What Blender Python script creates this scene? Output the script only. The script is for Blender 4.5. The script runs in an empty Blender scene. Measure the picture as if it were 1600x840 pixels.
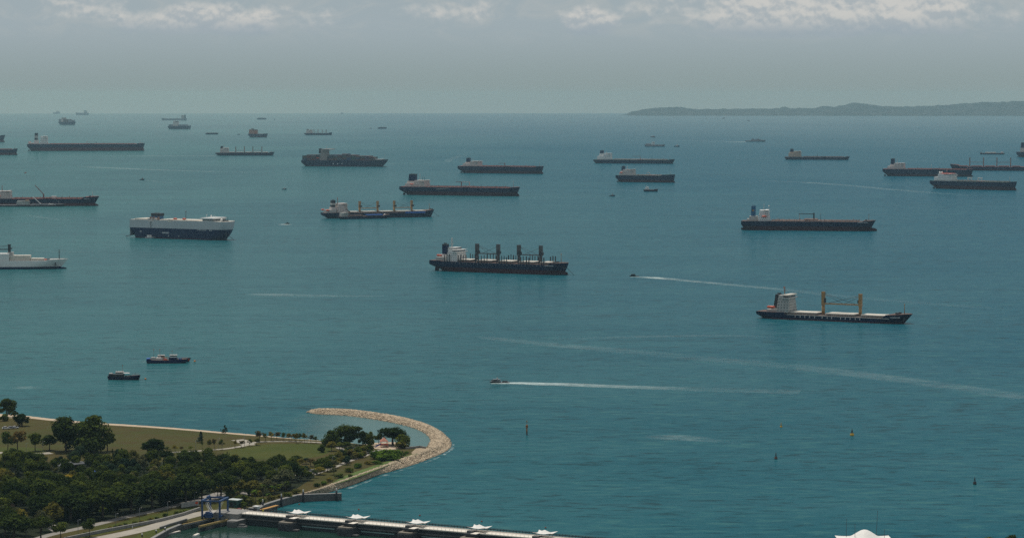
import bpy, bmesh, math, random
from mathutils import Vector, Matrix, noise as mnoise
R_ = math.radians
sc = bpy.context.scene

# ------------------------------------------------------------------ camera
H = 200.0            # eye height of the roof terrace the view is taken from (m)
F = 4200.0           # focal length in photograph pixels (1600 wide)
RE = 7.4e6           # effective earth radius (with refraction)
PITCH = math.atan(274.0 / F)
cam_d = bpy.data.cameras.new('camera')
cam = bpy.data.objects.new('camera', cam_d)
sc.collection.objects.link(cam)
cam.location = (0, 0, H)
cam.rotation_euler = (math.pi / 2 - PITCH, 0, 0)
cam_d.sensor_width = 36.0
cam_d.lens = 36.0 * F / 1600.0
cam_d.clip_start = 1.0
cam_d.clip_end = 300000.0
sc.camera = cam

# ------------------------------------------------------------------ light, sky, exposure
SUN_EL, SUN_AZ = R_(68.0), R_(-24.0)      # azimuth from +Y (view direction), positive to the right
wd = bpy.data.worlds.new('World'); sc.world = wd; wd.use_nodes = True
wt = wd.node_tree; wt.nodes.clear()
def wn(t, **kw):
    n = wt.nodes.new(t)
    for k, v in kw.items(): setattr(n, k, v)
    return n
def wl(a, b): wt.links.new(a, b)
def wmath(op, a, b=None, c=None, clamp=False):
    n = wn('ShaderNodeMath', operation=op, use_clamp=clamp)
    for i, s in enumerate((a, b, c)):
        if s is None: continue
        if isinstance(s, (int, float)): n.inputs[i].default_value = s
        else: wl(s, n.inputs[i])
    return n.outputs[0]
def wramp(v, lo, hi, t='SMOOTHSTEP', a=0.0, b=1.0):
    n = wn('ShaderNodeMapRange', interpolation_type=t)
    wl(v, n.inputs['Value'])
    n.inputs['From Min'].default_value = lo; n.inputs['From Max'].default_value = hi
    n.inputs['To Min'].default_value = a; n.inputs['To Max'].default_value = b
    return n.outputs[0]
def wmix(f, a, b):
    n = wn('ShaderNodeMix', data_type='RGBA')
    if isinstance(f, (int, float)): n.inputs[0].default_value = f
    else: wl(f, n.inputs[0])
    for s, i in ((a, 6), (b, 7)):
        if isinstance(s, tuple): n.inputs[i].default_value = s + (1,)
        else: wl(s, n.inputs[i])
    return n.outputs[2]
sky = wn('ShaderNodeTexSky', sky_type='NISHITA', sun_disc=False)
sky.sun_elevation = SUN_EL; sky.sun_rotation = SUN_AZ
sky.altitude = 200.0; sky.air_density = 1.2; sky.dust_density = 4.0; sky.ozone_density = 1.5
tc = wn('ShaderNodeTexCoord')
sep = wn('ShaderNodeSeparateXYZ'); wl(tc.outputs['Generated'], sep.inputs[0])
az = wmath('MULTIPLY', wmath('ARCTAN2', sep.outputs[0], sep.outputs[1]), 57.2958)
el = wmath('MULTIPLY', wmath('ARCSINE', sep.outputs[2]), 57.2958)
def cloud_noise(sx, sy, ox, oy, scale, detail, rough, dist=0.0):
    cb = wn('ShaderNodeCombineXYZ')
    wl(wmath('MULTIPLY_ADD', az, sx, ox), cb.inputs[0]); wl(wmath('MULTIPLY_ADD', el, sy, oy), cb.inputs[1])
    n = wn('ShaderNodeTexNoise', noise_dimensions='2D')
    wl(cb.outputs[0], n.inputs['Vector'])
    n.inputs['Scale'].default_value = scale; n.inputs['Detail'].default_value = detail
    n.inputs['Roughness'].default_value = rough; n.inputs['Distortion'].default_value = dist
    return n.outputs[0]
def bump1(c, w):     # a rise of the cloud bank around azimuth c (degrees)
    d = wmath('DIVIDE', wmath('SUBTRACT', az, c), w)
    return wmath('EXPONENT', wmath('MULTIPLY', wmath('MULTIPLY', d, d), -1.0))
# hazy tropical air low over the sea, all round
veil = wmix(wramp(el, 0.0, 1.6), (5.05, 6.4, 6.5), (6.55, 7.9, 8.6))
f_v = wmath('MULTIPLY', wramp(el, 1.0, 16.0, 'SMOOTHSTEP', 1.0, 0.10), 0.93)
base = wmix(f_v, sky.outputs[0], veil)
# cumulus far out over the strait: flat bases about 1.4 degrees up, puffy heads above, thinner veils between
el_true, el = el, wmath('ADD', el, 0.15)
def blob(ca, ce, wa, we):     # soft body of one cloud group, centre and half widths in degrees
    a = wmath('DIVIDE', wmath('SUBTRACT', az, ca), wa); e = wmath('DIVIDE', wmath('SUBTRACT', el, ce), we)
    return wmath('EXPONENT', wmath('MULTIPLY', wmath('ADD', wmath('MULTIPLY', a, a), wmath('MULTIPLY', e, e)), -1.0))
n1 = cloud_noise(1.0, 1.35, 11.3, 2.0, 1.45, 6, 0.55, 0.0)
n1up = cloud_noise(1.0, 1.35, 11.33, 2.12, 1.45, 4, 0.52, 0.0)
n2 = cloud_noise(1.0, 2.4, 4.3, 9.0, 0.75, 8, 0.62, 0.8)
def group(ca, ce, wa, we, base, amp):
    b = blob(ca, ce, wa, we)
    cut = wramp(wmath('ADD', wmath('SUBTRACT', el, base), wmath('MULTIPLY', wmath('SUBTRACT', n2, 0.5), 0.22)), -0.10, 0.14)
    return wmath('MULTIPLY', wmath('MULTIPLY', b, cut), amp)
body = group(6.8, 1.95, 3.2, 0.95, 1.30, 1.45)
for args in ((1.62, 1.62, 0.60, 0.36, 1.24, 1.35), (-6.3, 1.66, 2.4, 0.40, 1.30, 1.1), (-9.2, 1.95, 1.3, 0.4, 1.45, 0.7), (-1.0, 1.9, 1.3, 0.34, 1.5, 0.66), (3.2, 2.0, 1.2, 0.4, 1.6, 0.6), (16.0, 2.2, 3.0, 0.9, 1.4, 0.9), (-18.0, 2.1, 3.5, 0.7, 1.4, 0.8), (30.0, 2.6, 5.0, 1.0, 1.5, 0.9), (-34.0, 2.6, 5.0, 1.1, 1.5, 0.9)):
    body = wmath('MAXIMUM', body, group(*args))
body = wmath('MAXIMUM', body, wmath('MULTIPLY', wramp(el, 2.2, 4.0), 0.55))
dens = wmath('ADD', body, wmath('MULTIPLY', wmath('SUBTRACT', n1, 0.5), 1.25))
mask = wmath('MULTIPLY', wramp(dens, 0.28, 0.98), wramp(el, 1.15, 1.5, 'LINEAR', 0.45, 0.95))
relief = wramp(wmath('SUBTRACT', n1, n1up), -0.13, 0.10)
lit = wmath('MULTIPLY', wmath('MULTIPLY_ADD', relief, 0.7, 0.3), wramp(wmath('SUBTRACT', el, 1.33), 0.04, 0.50, 'SMOOTHSTEP', 0.08, 1.0))
ccol = wmix(lit, (5.75, 7.0, 7.9), (10.6, 10.6, 10.2))
thin = wmath('MULTIPLY', wmath('MULTIPLY', wramp(n2, 0.42, 0.70), wramp(el, 1.0, 1.9)), 0.55)
c1 = wmix(thin, base, (7.75, 8.4, 8.45))
c2 = wmix(mask, c1, ccol)
bg = wn('ShaderNodeBackground'); bg.inputs[1].default_value = 0.08
wl(c2, bg.inputs[0])
wo = wn('ShaderNodeOutputWorld'); wl(bg.outputs[0], wo.inputs[0])

sun_d = bpy.data.lights.new('sun', 'SUN'); sun_d.energy = 3.9; sun_d.angle = R_(0.6); sun_d.color = (1.0, 0.95, 0.87)
sun = bpy.data.objects.new('sun', sun_d); sc.collection.objects.link(sun)
to_sun = Vector((math.sin(SUN_AZ) * math.cos(SUN_EL), math.cos(SUN_AZ) * math.cos(SUN_EL), math.sin(SUN_EL)))
sun.rotation_euler = (-to_sun).to_track_quat('-Z', 'Y').to_euler()

vs = sc.view_settings
vs.view_transform = 'Standard'; vs.look = 'None'; vs.exposure = -0.55; vs.gamma = 1.0; vs.use_curve_mapping = False
sc.cycles.use_denoising = False      # the photograph itself is grainy
sc.cycles.max_bounces = 6; sc.cycles.transparent_max_bounces = 12; sc.cycles.volume_bounces = 1
sc.cycles.sample_clamp_indirect = 2.0; sc.cycles.sample_clamp_direct = 2.5

# ------------------------------------------------------------------ helpers
def ray(px, py):
    x, y = px - 800.0, 420.0 - py
    return Vector((x, F * math.cos(PITCH) + y * math.sin(PITCH), -F * math.sin(PITCH) + y * math.cos(PITCH))).normalized()
def ground(px, py, z=0.0):
    """photograph pixel -> point on the (curved) sea or on land z metres above it"""
    d = ray(px, py)
    a = (d.x * d.x + d.y * d.y) / (2 * RE)
    disc = d.z * d.z - 4 * a * (H - z)
    t = (-d.z - math.sqrt(max(disc, 0.0))) / (2 * a)
    return Vector((d.x * t, d.y * t, H + d.z * t))
def sea_z(x, y): return -(x * x + y * y) / (2 * RE)

COL = sc.collection
def link(o): COL.objects.link(o); return o
def tag(o, label=None, cat=None, group=None, kind=None):
    if label: o['label'] = label
    if cat: o['category'] = cat
    if group: o['group'] = group
    if kind: o['kind'] = kind
    return o
def thing(name, label, cat, loc=(0, 0, 0), rotz=0.0, group=None):
    o = bpy.data.objects.new(name, None); o.empty_display_size = 1.0
    o.location = loc; o.rotation_euler = (0, 0, rotz)
    return tag(link(o), label, cat, group)
def copy_tree(o, parent=None, loc=None, rotz=None, scale=None, label=None, group=None):
    c = o.copy(); link(c); c.parent = parent
    if loc is not None: c.location = loc
    if rotz is not None: c.rotation_euler = (0, 0, rotz)
    if scale is not None: c.scale = scale
    if label: c['label'] = label
    if group: c['group'] = group
    for ch in o.children: copy_tree(ch, c)
    return c

class MB:
    def __init__(s): s.v = []; s.f = []; s.sm = []
    def add(s, vs_, fs, smooth=False):
        b = len(s.v); s.v += [tuple(p) for p in vs_]; s.f += [tuple(i + b for i in q) for q in fs]; s.sm += [smooth] * len(fs); return s
    def box(s, x0, x1, y0, y1, z0, z1):
        return s.add([(x0, y0, z0), (x1, y0, z0), (x1, y1, z0), (x0, y1, z0), (x0, y0, z1), (x1, y0, z1), (x1, y1, z1), (x0, y1, z1)],
                     [(3, 2, 1, 0), (4, 5, 6, 7), (0, 1, 5, 4), (1, 2, 6, 5), (2, 3, 7, 6), (3, 0, 4, 7)])
    def obox(s, p, q, w, h):      # beam from p to q, w wide, h high
        p, q = Vector(p), Vector(q); d = (q - p)
        if d.length < 1e-6: return s
        d.normalize()
        side = d.cross(Vector((0, 0, 1)))
        if side.length < 1e-3: side = Vector((0, 1, 0))
        side.normalize(); up = side.cross(d)
        a, b = side * (w / 2), up * (h / 2)
        return s.add([p - a - b, p + a - b, p + a + b, p - a + b, q - a - b, q + a - b, q + a + b, q - a + b],
                     [(0, 1, 2, 3), (7, 6, 5, 4), (0, 4, 5, 1), (1, 5, 6, 2), (2, 6, 7, 3), (3, 7, 4, 0)])
    def cyl(s, p, q, r0, r1=None, n=10, cap=True):
        p, q = Vector(p), Vector(q); r1 = r0 if r1 is None else r1
        d = (q - p).normalized(); a = d.orthogonal().normalized(); b = d.cross(a)
        vs_ = []
        for c, r in ((p, r0), (q, r1)):
            for k in range(n):
                t = 2 * math.pi * k / n; vs_.append(c + (a * math.cos(t) + b * math.sin(t)) * r)
        base = len(s.v)
        s.add(vs_, [(k, (k + 1) % n, n + (k + 1) % n, n + k) for k in range(n)], True)
        if cap:
            s.f += [tuple(base + k for k in reversed(range(n))), tuple(base + n + k for k in range(n))]; s.sm += [False, False]
        return s
    def prism(s, pts, z0, z1):    # polygon (counter-clockwise) extruded
        n = len(pts)
        return s.add([(x, y, z0) for x, y in pts] + [(x, y, z1) for x, y in pts],
                     [tuple(reversed(range(n))), tuple(range(n, 2 * n))] + [(k, (k + 1) % n, n + (k + 1) % n, n + k) for k in range(n)])
    def side(s, pts, y0, y1):     # polygon in x,z extruded across the ship
        n = len(pts)
        return s.add([(x, y0, z) for x, z in pts] + [(x, y1, z) for x, z in pts],
                     [tuple(range(n)), tuple(reversed(range(n, 2 * n)))] + [((k + 1) % n, k, n + k, n + (k + 1) % n) for k in range(n)])
    def ball(s, c, rx, ry=None, rz=None, nu=12, nv=8):
        ry = rx if ry is None else ry; rz = rx if rz is None else rz
        vs_ = [(c[0], c[1], c[2] - rz)]
        for j in range(1, nv):
            t = math.pi * j / nv - math.pi / 2
            for k in range(nu):
                a = 2 * math.pi * k / nu
                vs_.append((c[0] + rx * math.cos(t) * math.cos(a), c[1] + ry * math.cos(t) * math.sin(a), c[2] + rz * math.sin(t)))
        vs_.append((c[0], c[1], c[2] + rz)); L = len(vs_) - 1
        fs = [(0, 1 + (k + 1) % nu, 1 + k) for k in range(nu)]
        for j in range(nv - 2):
            for k in range(nu):
                a, b = 1 + j * nu + k, 1 + j * nu + (k + 1) % nu
                fs.append((a, b, b + nu, a + nu))
        o = 1 + (nv - 2) * nu
        fs += [(o + k, o + (k + 1) % nu, L) for k in range(nu)]
        return s.add(vs_, fs, True)
    def mesh(s, name, mat):
        m = bpy.data.meshes.new(name); m.from_pydata(s.v, [], s.f)
        m.polygons.foreach_set('use_smooth', s.sm)
        if mat: m.materials.append(mat)
        m.update(); return m
    def build(s, name, mat, parent=None, loc=None):
        o = bpy.data.objects.new(name, s.mesh(name, mat)); link(o)
        if parent: o.parent = parent
        if loc is not None: o.location = loc
        return o

# ------------------------------------------------------------------ materials
def newmat(name):
    m = bpy.data.materials.new(name); m.use_nodes = True
    return m, m.node_tree, m.node_tree.nodes['Principled BSDF']
class NT:
    def __init__(s, t): s.t = t
    def n(s, ty, **kw):
        x = s.t.nodes.new(ty)
        for k, v in kw.items(): setattr(x, k, v)
        return x
    def l(s, a, b): s.t.links.new(a, b)
    def pos(s): return s.n('ShaderNodeNewGeometry').outputs['Position']
    def obj(s): return s.n('ShaderNodeTexCoord').outputs['Object']
    def map(s, v, scale=(1, 1, 1), rot=(0, 0, 0)):
        x = s.n('ShaderNodeMapping'); s.l(v, x.inputs[0]); x.inputs['Scale'].default_value = scale; x.inputs['Rotation'].default_value = rot
        return x.outputs[0]
    def noise(s, v, scale, detail=4, rough=0.55, dist=0.0):
        x = s.n('ShaderNodeTexNoise'); s.l(v, x.inputs['Vector']); x.inputs['Scale'].default_value = scale
        x.inputs['Detail'].default_value = detail; x.inputs['Roughness'].default_value = rough; x.inputs['Distortion'].default_value = dist
        return x.outputs[0]
    def ramp(s, v, lo, hi, a=0.0, b=1.0):
        x = s.n('ShaderNodeMapRange', interpolation_type='SMOOTHSTEP'); s.l(v, x.inputs['Value'])
        for k, val in (('From Min', lo), ('From Max', hi), ('To Min', a), ('To Max', b)): x.inputs[k].default_value = val
        return x.outputs[0]
    def math(s, op, a, b=None):
        x = s.n('ShaderNodeMath', operation=op)
        for i, q in enumerate((a, b)):
            if q is None: continue
            if isinstance(q, (int, float)): x.inputs[i].default_value = q
            else: s.l(q, x.inputs[i])
        return x.outputs[0]
    def mix(s, f, a, b, blend='MIX'):
        x = s.n('ShaderNodeMix', data_type='RGBA', blend_type=blend)
        if isinstance(f, (int, float)): x.inputs[0].default_value = f
        else: s.l(f, x.inputs[0])
        for q, i in ((a, 6), (b, 7)):
            if isinstance(q, tuple): x.inputs[i].default_value = tuple(q[:3]) + (1,)
            else: s.l(q, x.inputs[i])
        return x.outputs[2]
    def bump(s, h, strength, dist, normal=None):
        x = s.n('ShaderNodeBump'); s.l(h, x.inputs['Height']); x.inputs['Strength'].default_value = strength; x.inputs['Distance'].default_value = dist
        if normal is not None: s.l(normal, x.inputs['Normal'])
        return x.outputs[0]
MATS = {}
def paint(name, col, rough=0.5, var=0.18, rust=0.0, scale=0.25, metal=0.0, spec=0.3):
    """weathered paint: blotchy tone, vertical streaks, optional rust"""
    if name in MATS: return MATS[name]
    m, t, b = newmat(name); q = NT(t)
    o = q.obj()
    n1 = q.noise(o, scale, 5, 0.6)
    n2 = q.noise(q.map(o, (1.2, 1.2, 0.12)), scale * 2.5, 4, 0.6)
    f = q.ramp(q.math('ADD', q.math('MULTIPLY', n1, 0.6), q.math('MULTIPLY', n2, 0.4)), 0.3, 0.7)
    lo = tuple(c * (1 - var) for c in col); hi = tuple(min(1, c * (1 + var)) for c in col)
    c = q.mix(f, lo, hi)
    if rust > 0:
        c = q.mix(q.ramp(q.noise(q.map(o, (0.6, 0.6, 0.08)), scale * 4, 6, 0.7), 0.62 - 0.15 * rust, 0.80, 0, 0.8 * min(1, rust + 0.3)), c, (0.16, 0.065, 0.03))
    q.l(c, b.inputs['Base Color']); b.inputs['Roughness'].default_value = rough; b.inputs['Metallic'].default_value = metal
    b.inputs['Specular IOR Level'].default_value = spec
    MATS[name] = m; return m
# ------------------------------------------------------------------ sea
def sea_material():
    m, t, b = newmat('sea_water'); q = NT(t)
    p = q.pos()
    big = q.noise(q.map(p, (0.55, 0.28, 1)), 0.0016, 5, 0.55, 0.6)           # drifting patches of ruffled and smooth water
    mid = q.noise(q.map(p, (0.35, 1.0, 1), (0, 0, 0.12)), 0.006, 4, 0.6, 0.4)
    ruffle = q.ramp(q.math('ADD', q.math('MULTIPLY', big, 0.65), q.math('MULTIPLY', mid, 0.35)), 0.38, 0.62)
    w1 = q.noise(q.map(p, (0.55, 1.0, 1), (0, 0, 0.25)), 0.075, 3, 0.55, 0.2)   # wind sea, crests about 14 m apart
    w2 = q.noise(q.map(p, (0.6, 1.0, 1), (0, 0, -0.2)), 0.24, 3, 0.6)
    w3 = q.noise(q.map(p, (0.25, 1.0, 1), (0, 0, 0.1)), 0.022, 2, 0.5)
    hgt = q.math('ADD', q.math('ADD', q.math('MULTIPLY', w1, 1.0), q.math('MULTIPLY', w2, 0.38)), q.math('MULTIPLY', w3, 0.9))
    nb = q.bump(hgt, 1.0, 2.2)
    deep = q.mix(ruffle, (0.023, 0.121, 0.125), (0.014, 0.089, 0.100))
    sx = q.n('ShaderNodeSeparateXYZ'); q.l(p, sx.inputs[0])                   # deeper, bluer channel out to the right
    off = q.math('ADD', q.math('MULTIPLY', sx.outputs[0], 0.00055), q.math('MULTIPLY', sx.outputs[1], 0.00004))
    chan = q.ramp(q.math('ADD', off, q.math('MULTIPLY', big, 0.5)), -0.10, 0.90)
    deep = q.mix(q.math('MULTIPLY', chan, 0.95), deep, (0.001, 0.074, 0.122))
    f1 = q.noise(q.map(p, (0.40, 1.0, 1), (0, 0, 0.12)), 0.15, 6, 0.70, 0.25)       # light and dark of ripples, painted into the water colour
    f2 = q.noise(q.map(p, (0.16, 1.0, 1), (0, 0, 0.10)), 0.028, 5, 0.62, 0.3)        # shading of long low swell lines, also put into the colour
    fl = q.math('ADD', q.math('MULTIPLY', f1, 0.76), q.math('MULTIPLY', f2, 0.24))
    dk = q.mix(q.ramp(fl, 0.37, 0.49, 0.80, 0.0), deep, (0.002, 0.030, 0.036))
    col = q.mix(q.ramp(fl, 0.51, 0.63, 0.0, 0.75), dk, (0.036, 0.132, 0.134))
    t.nodes.remove(b)
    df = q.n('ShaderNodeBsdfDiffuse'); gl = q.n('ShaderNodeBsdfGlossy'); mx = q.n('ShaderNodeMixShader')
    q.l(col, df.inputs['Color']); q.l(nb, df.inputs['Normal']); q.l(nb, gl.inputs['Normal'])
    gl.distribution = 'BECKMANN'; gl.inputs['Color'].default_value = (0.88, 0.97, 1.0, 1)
    q.l(q.ramp(ruffle, 0, 1, 0.15, 0.24), gl.inputs['Roughness'])
    lw = q.n('ShaderNodeVectorMath', operation='DOT_PRODUCT'); gg = q.n('ShaderNodeNewGeometry'); q.l(gg.outputs['True Normal'], lw.inputs[0]); q.l(gg.outputs['Incoming'], lw.inputs[1])
    graze = q.ramp(lw.outputs['Value'], 0.001, 0.022, 0.26, 0.0)                # mirror-like only at the last grazing degrees
    look = q.ramp(lw.outputs['Value'], 0.045, 0.165, 0.215, 0.070)               # less mirror, more depth where one looks down more steeply
    q.l(q.math('ADD', q.math('ADD', q.ramp(ruffle, 0, 1, 0.03, 0.0), q.math('MULTIPLY', look, q.ramp(chan, 0, 1, 1.06, 0.74))), graze), mx.inputs[0]); q.l(df.outputs[0], mx.inputs[1]); q.l(gl.outputs[0], mx.inputs[2])
    q.l(mx.outputs[0], t.nodes['Material Output'].inputs['Surface'])
    return m
def build_sea():
    radii = [0.0]; r = 60.0
    while r < 72000.0:
        radii.append(r); r *= 1.045
    radii.append(72000.0)
    n = 256; vs_ = [(0, 0, 0)]; fs = []
    for r in radii[1:]:
        for k in range(n):
            a = 2 * math.pi * k / n
            vs_.append((r * math.sin(a), r * math.cos(a), -r * r / (2 * RE)))
    for k in range(n): fs.append((0, 1 + (k + 1) % n, 1 + k))
    for j in range(len(radii) - 2):
        for k in range(n):
            a, b_ = 1 + j * n + k, 1 + j * n + (k + 1) % n
            fs.append((a, b_, b_ + n, a + n))
    mb = MB(); mb.add(vs_, fs, True)
    o = mb.build('sea', sea_material())
    for p in o.data.polygons[:1]:
        if p.normal.z < 0: o.data.flip_normals()
    tag(o, kind='structure')
build_sea()
# ------------------------------------------------------------------ ships
BLACK = paint('hull_black', (0.002, 0.013, 0.042), 0.55, 0.25, 0.0, spec=.12)
NAVY = paint('hull_navy', (0.004, 0.014, 0.058), 0.5, 0.2, 0.0, spec=.15)
DKBLUE = paint('hull_blue', (0.012, 0.035, 0.095), 0.5, 0.2, 0.0, spec=.15)
BOOT = paint('antifouling_red', (0.090, 0.020, 0.022), 0.7, 0.3, 0.05, spec=.1)
BOOTDK = paint('antifouling_brown', (0.050, 0.014, 0.018), 0.7, 0.3, 0.05, spec=.1)
WHITE = paint('ship_white', (0.74, 0.73, 0.70), 0.45, 0.06, 0.12)
GREYW = paint('ship_greywhite', (0.46, 0.45, 0.42), 0.5, 0.1, 0.2)
GREY = paint('ship_grey', (0.22, 0.24, 0.26), 0.5, 0.15, 0.1)
PINKW = paint('ship_offwhite', (0.60, 0.53, 0.49), 0.5, 0.1, 0.25)
REDDECK = paint('deck_red', (0.20, 0.060, 0.042), 0.75, 0.3, 0.4)
GREENDECK = paint('deck_green', (0.06, 0.12, 0.09), 0.75, 0.3, 0.35)
BROWNDECK = paint('deck_brown', (0.12, 0.075, 0.06), 0.8, 0.3, 0.3)
HATCH = paint('hatch_pale', (0.62, 0.58, 0.50), 0.6, 0.1, 0.1)
YELLOW = paint('crane_yellow', (0.36, 0.205, 0.070), 0.5, 0.15, 0.3)
CRANEDK = paint('crane_grey', (0.085, 0.080, 0.078), 0.5, 0.2, 0.3)
CRANEBR = paint('crane_brown', (0.24, 0.13, 0.085), 0.5, 0.2, 0.3)
ORANGE = paint('lifeboat_orange', (0.62, 0.095, 0.035), 0.4, 0.1)
GLASS = paint('window_dark', (0.012, 0.016, 0.020), 0.12, 0.1)
DARK = paint('dark_steel', (0.030, 0.032, 0.036), 0.5, 0.2, 0.2)
FBLUE = paint('funnel_blue', (0.020, 0.095, 0.20), 0.4, 0.15)
TARP = paint('tarpaulin_blue', (0.035, 0.13, 0.42), 0.6, 0.15)
PIPE = paint('deck_pipe', (0.33, 0.22, 0.18), 0.6, 0.3, 0.4)
LETTER = paint('lettering_white', (0.7, 0.7, 0.68), 0.5, 0.05)
SAND_ = None
def sst(a, b, x):
    t = max(0.0, min(1.0, (x - a) / (b - a))); return t * t * (3 - 2 * t)

class Ship:
    def __init__(s, name, label, cat, xs, xe, y, yaw=0.0, B=None, group=None, rev=False, kb=.5):
        mid = ground((xs + xe) / 2.0, y)
        s.px0, s.px1 = xs, xe; s.rev = rev
        dist = math.hypot(mid.x, mid.y); s.m = dist / F * (1 + ((xs + xe) / 2 - 800) ** 2 / F ** 2) ** 0.5
        yw = R_(yaw)
        view_az = math.atan2(mid.x, mid.y)
        s.B = B if B else (xe - xs) * s.m / max(.2, math.cos(yw)) / 6.4
        s.L = ((xe - xs) * s.m - kb * s.B * math.sin(abs(yw))) / max(0.2, math.cos(yw))
        hd = -yw - view_az + (math.pi if rev else 0.0)
        s.r = thing(name, label, cat, (mid.x, mid.y, mid.z), hd, group)
    def X(s, px):
        t = (px - s.px0) / (s.px1 - s.px0)
        if s.rev: t = 1 - t
        return (t - 0.5) * s.L
    def P(s, mb, name, mat, parent=None): return mb.build(name, mat, parent or s.r)
    def hull(s, bands, deck, fc=None, poop=None, rake=0.035, cut=0.035, bulb=True, pw_deck=3.2, pw_wl=2.0, ent=0.20, sheer=0.0, w0=0.85, rudder=None, steep=1.2):
        """bands: (height m, part name, material) from the keel side up; the last one is topped by the deck line"""
        L, B = s.L, s.B; D = bands[-1][0]; s.D = D; s.deckm = deck
        us = [0, .008, .02, .04, .065, .10, .15, .22, .35, .5, .62, .70, .76, .80, .835, .865, .89, .912, .932, .95, .965, .978, .988, .995, 1.0]
        if fc: us += [fc[0] - .006, fc[0] + .006]
        if poop: us += [poop[0] - .006, poop[0] + .006]
        us = sorted(set(us))
        def zd(u):
            z = D + sheer * D * ((2 * u - 1) ** 2)
            if fc: z += fc[1] * sst(fc[0] - .006, fc[0] + .006, u) + 0.35 * fc[1] * sst(fc[0], 1.0, u)
            if poop: z += poop[1] * (1 - sst(poop[0] - .006, poop[0] + .006, u))
            return z
        s.zd = zd
        Dm = zd(1.0)
        def pt(u, z):
            tz = max(0.0, min(1.0, z / Dm))
            xb = L / 2 - rake * L * (1 - tz) ** steep
            zc = 0.62 * D
            xa = -L / 2 + (cut * L * (1 - max(0, z) / zc) ** 0.8 if z < zc else 0.0)
            x = xa + (xb - xa) * u
            e = ent * (1.15 - 0.35 * tz); pw = pw_wl + (pw_deck - pw_wl) * tz
            b = B / 2
            if u > 1 - e: b *= 1 - (1 - (1 - u) / e) ** pw
            es = 0.14; ww = w0 * sst(-0.15, 0.6, tz)
            if u < es: b *= ww + (1 - ww) * (1 - (1 - u / es) ** 2.2)
            return x, b
        zlo = -1.2
        for k, (zt, nm, mat) in enumerate(bands):
            last = k == len(bands) - 1
            nj = 5 if last else 3
            vs_ = []; n = len(us)
            for side in (-1, 1):
                for j in range(nj + 1):
                    for u in us:
                        z1 = zd(u) if last else zt
                        z = zlo + (z1 - zlo) * j / nj
                        x, b = pt(u, z); vs_.append((x, side * b, z))
            fs = []
            blk = (nj + 1) * n
            for sd in (0, 1):
                o = sd * blk
                for j in range(nj):
                    for i in range(n - 1):
                        a = o + j * n + i; q = (a, a + 1, a + 1 + n, a + n)
                        fs.append(q if sd == 0 else q[::-1])
            for j in range(nj):    # transom
                a, b_ = j * n, blk + j * n
                fs.append((a + n, b_ + n, b_, a))
            s.P(MB().add(vs_, fs, False), nm, mat)
            zlo = zt
        vs_ = []; fs = []
        for u in us:
            z = zd(u); x, b = pt(u, z)
            vs_ += [(x, -b, z - 0.02), (x, b, z - 0.02)]
        fs = [(2 * i, 2 * i + 2, 2 * i + 3, 2 * i + 1) for i in range(len(us) - 1)]
        s.P(MB().add(vs_, fs), 'deck', deck)
        if bulb:
            hb = bands[0][0]
            bl = 1.0 if bulb is True else bulb; s.P(MB().ball((L / 2 - rake * L * 0.9, 0, hb * 0.22), (rake * L * 0.62 + .8) * bl, B * 0.09, hb * 0.5), 'bulbous_bow', bands[0][2])
        if rudder:
            xr = -L / 2 + cut * L * 0.35
            s.P(MB().box(xr - 2.6, xr + 2.2, -0.45, 0.45, -1.0, rudder), 'rudder', bands[0][2])
        s.pt = pt
        return s
    def zat(s, x): return s.zd(max(0, min(1, x / s.L + 0.5)))
    def house(s, p0, p1, h, mat, tiers=4, width=0.86, wing=True, win=True, base=0.0, step=1.1, rail=True):
        """accommodation block between photo columns p0..p1, h metres high"""
        x0, x1 = sorted((s.X(p0), s.X(p1))); B = s.B * width; z0 = s.zat((x0 + x1) / 2) + base - 0.3; th = (h + 0.3) / tiers
        body = MB(); wins = []
        for k in range(tiers):
            a = x0 + step * k * 0.5; b = x1 - step * k * 0.35; w = B * (1 - 0.05 * k)
            body.box(a, b, -w / 2, w / 2, z0 + k * th + (0.01 if k else 0), z0 + (k + 1) * th)
            body.box(a - 0.25, b + 0.3, -w / 2 - 0.28, w / 2 + 0.28, z0 + (k + 1) * th, z0 + (k + 1) * th + 0.14)
            wins.append((a, b, w, z0 + k * th))
        hs = s.P(body, 'accommodation_block', mat)
        s.htop = z0 + tiers * th + 0.14; s.hx = (x0, x1); s.hw = B
        if win:
            for k, (a, b, w, z) in enumerate(wins):
                if k == tiers - 1: continue
                wm = MB(); n = max(3, int((b - a) / 2.6))
                for i in range(n):
                    xx = a + (i + 0.5) * (b - a) / n
                    for sd in (-1, 1):
                        y = sd * w / 2; wm.box(xx - 0.4, xx + 0.4, min(y, y + sd * 0.05), max(y, y + sd * 0.05), z + th * 0.45, z + th * 0.75)
                n2 = max(3, int(w / 2.8))
                for i in range(n2):
                    yy = -w / 2 + (i + 0.5) * w / n2
                    wm.box(b, b + 0.05, yy - 0.45, yy + 0.45, z + th * 0.42, z + th * 0.78)
                tag(s.P(wm, 'window_row', GLASS, hs), kind='stuff')
        k = tiers - 1; a, b, w, z = wins[-1]
        wb = MB()
        for sd in (-1, 1):
            y = sd * w / 2; wb.box(a + (b - a) * 0.45, b - 0.3, min(y, y + sd * 0.06), max(y, y + sd * 0.06), z + th * 0.45, z + th * 0.82)
        wb.box(b, b + 0.06, -w / 2 + 0.4, w / 2 - 0.4, z + th * 0.45, z + th * 0.82)
        s.P(wb, 'bridge_window', GLASS, hs)
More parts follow.
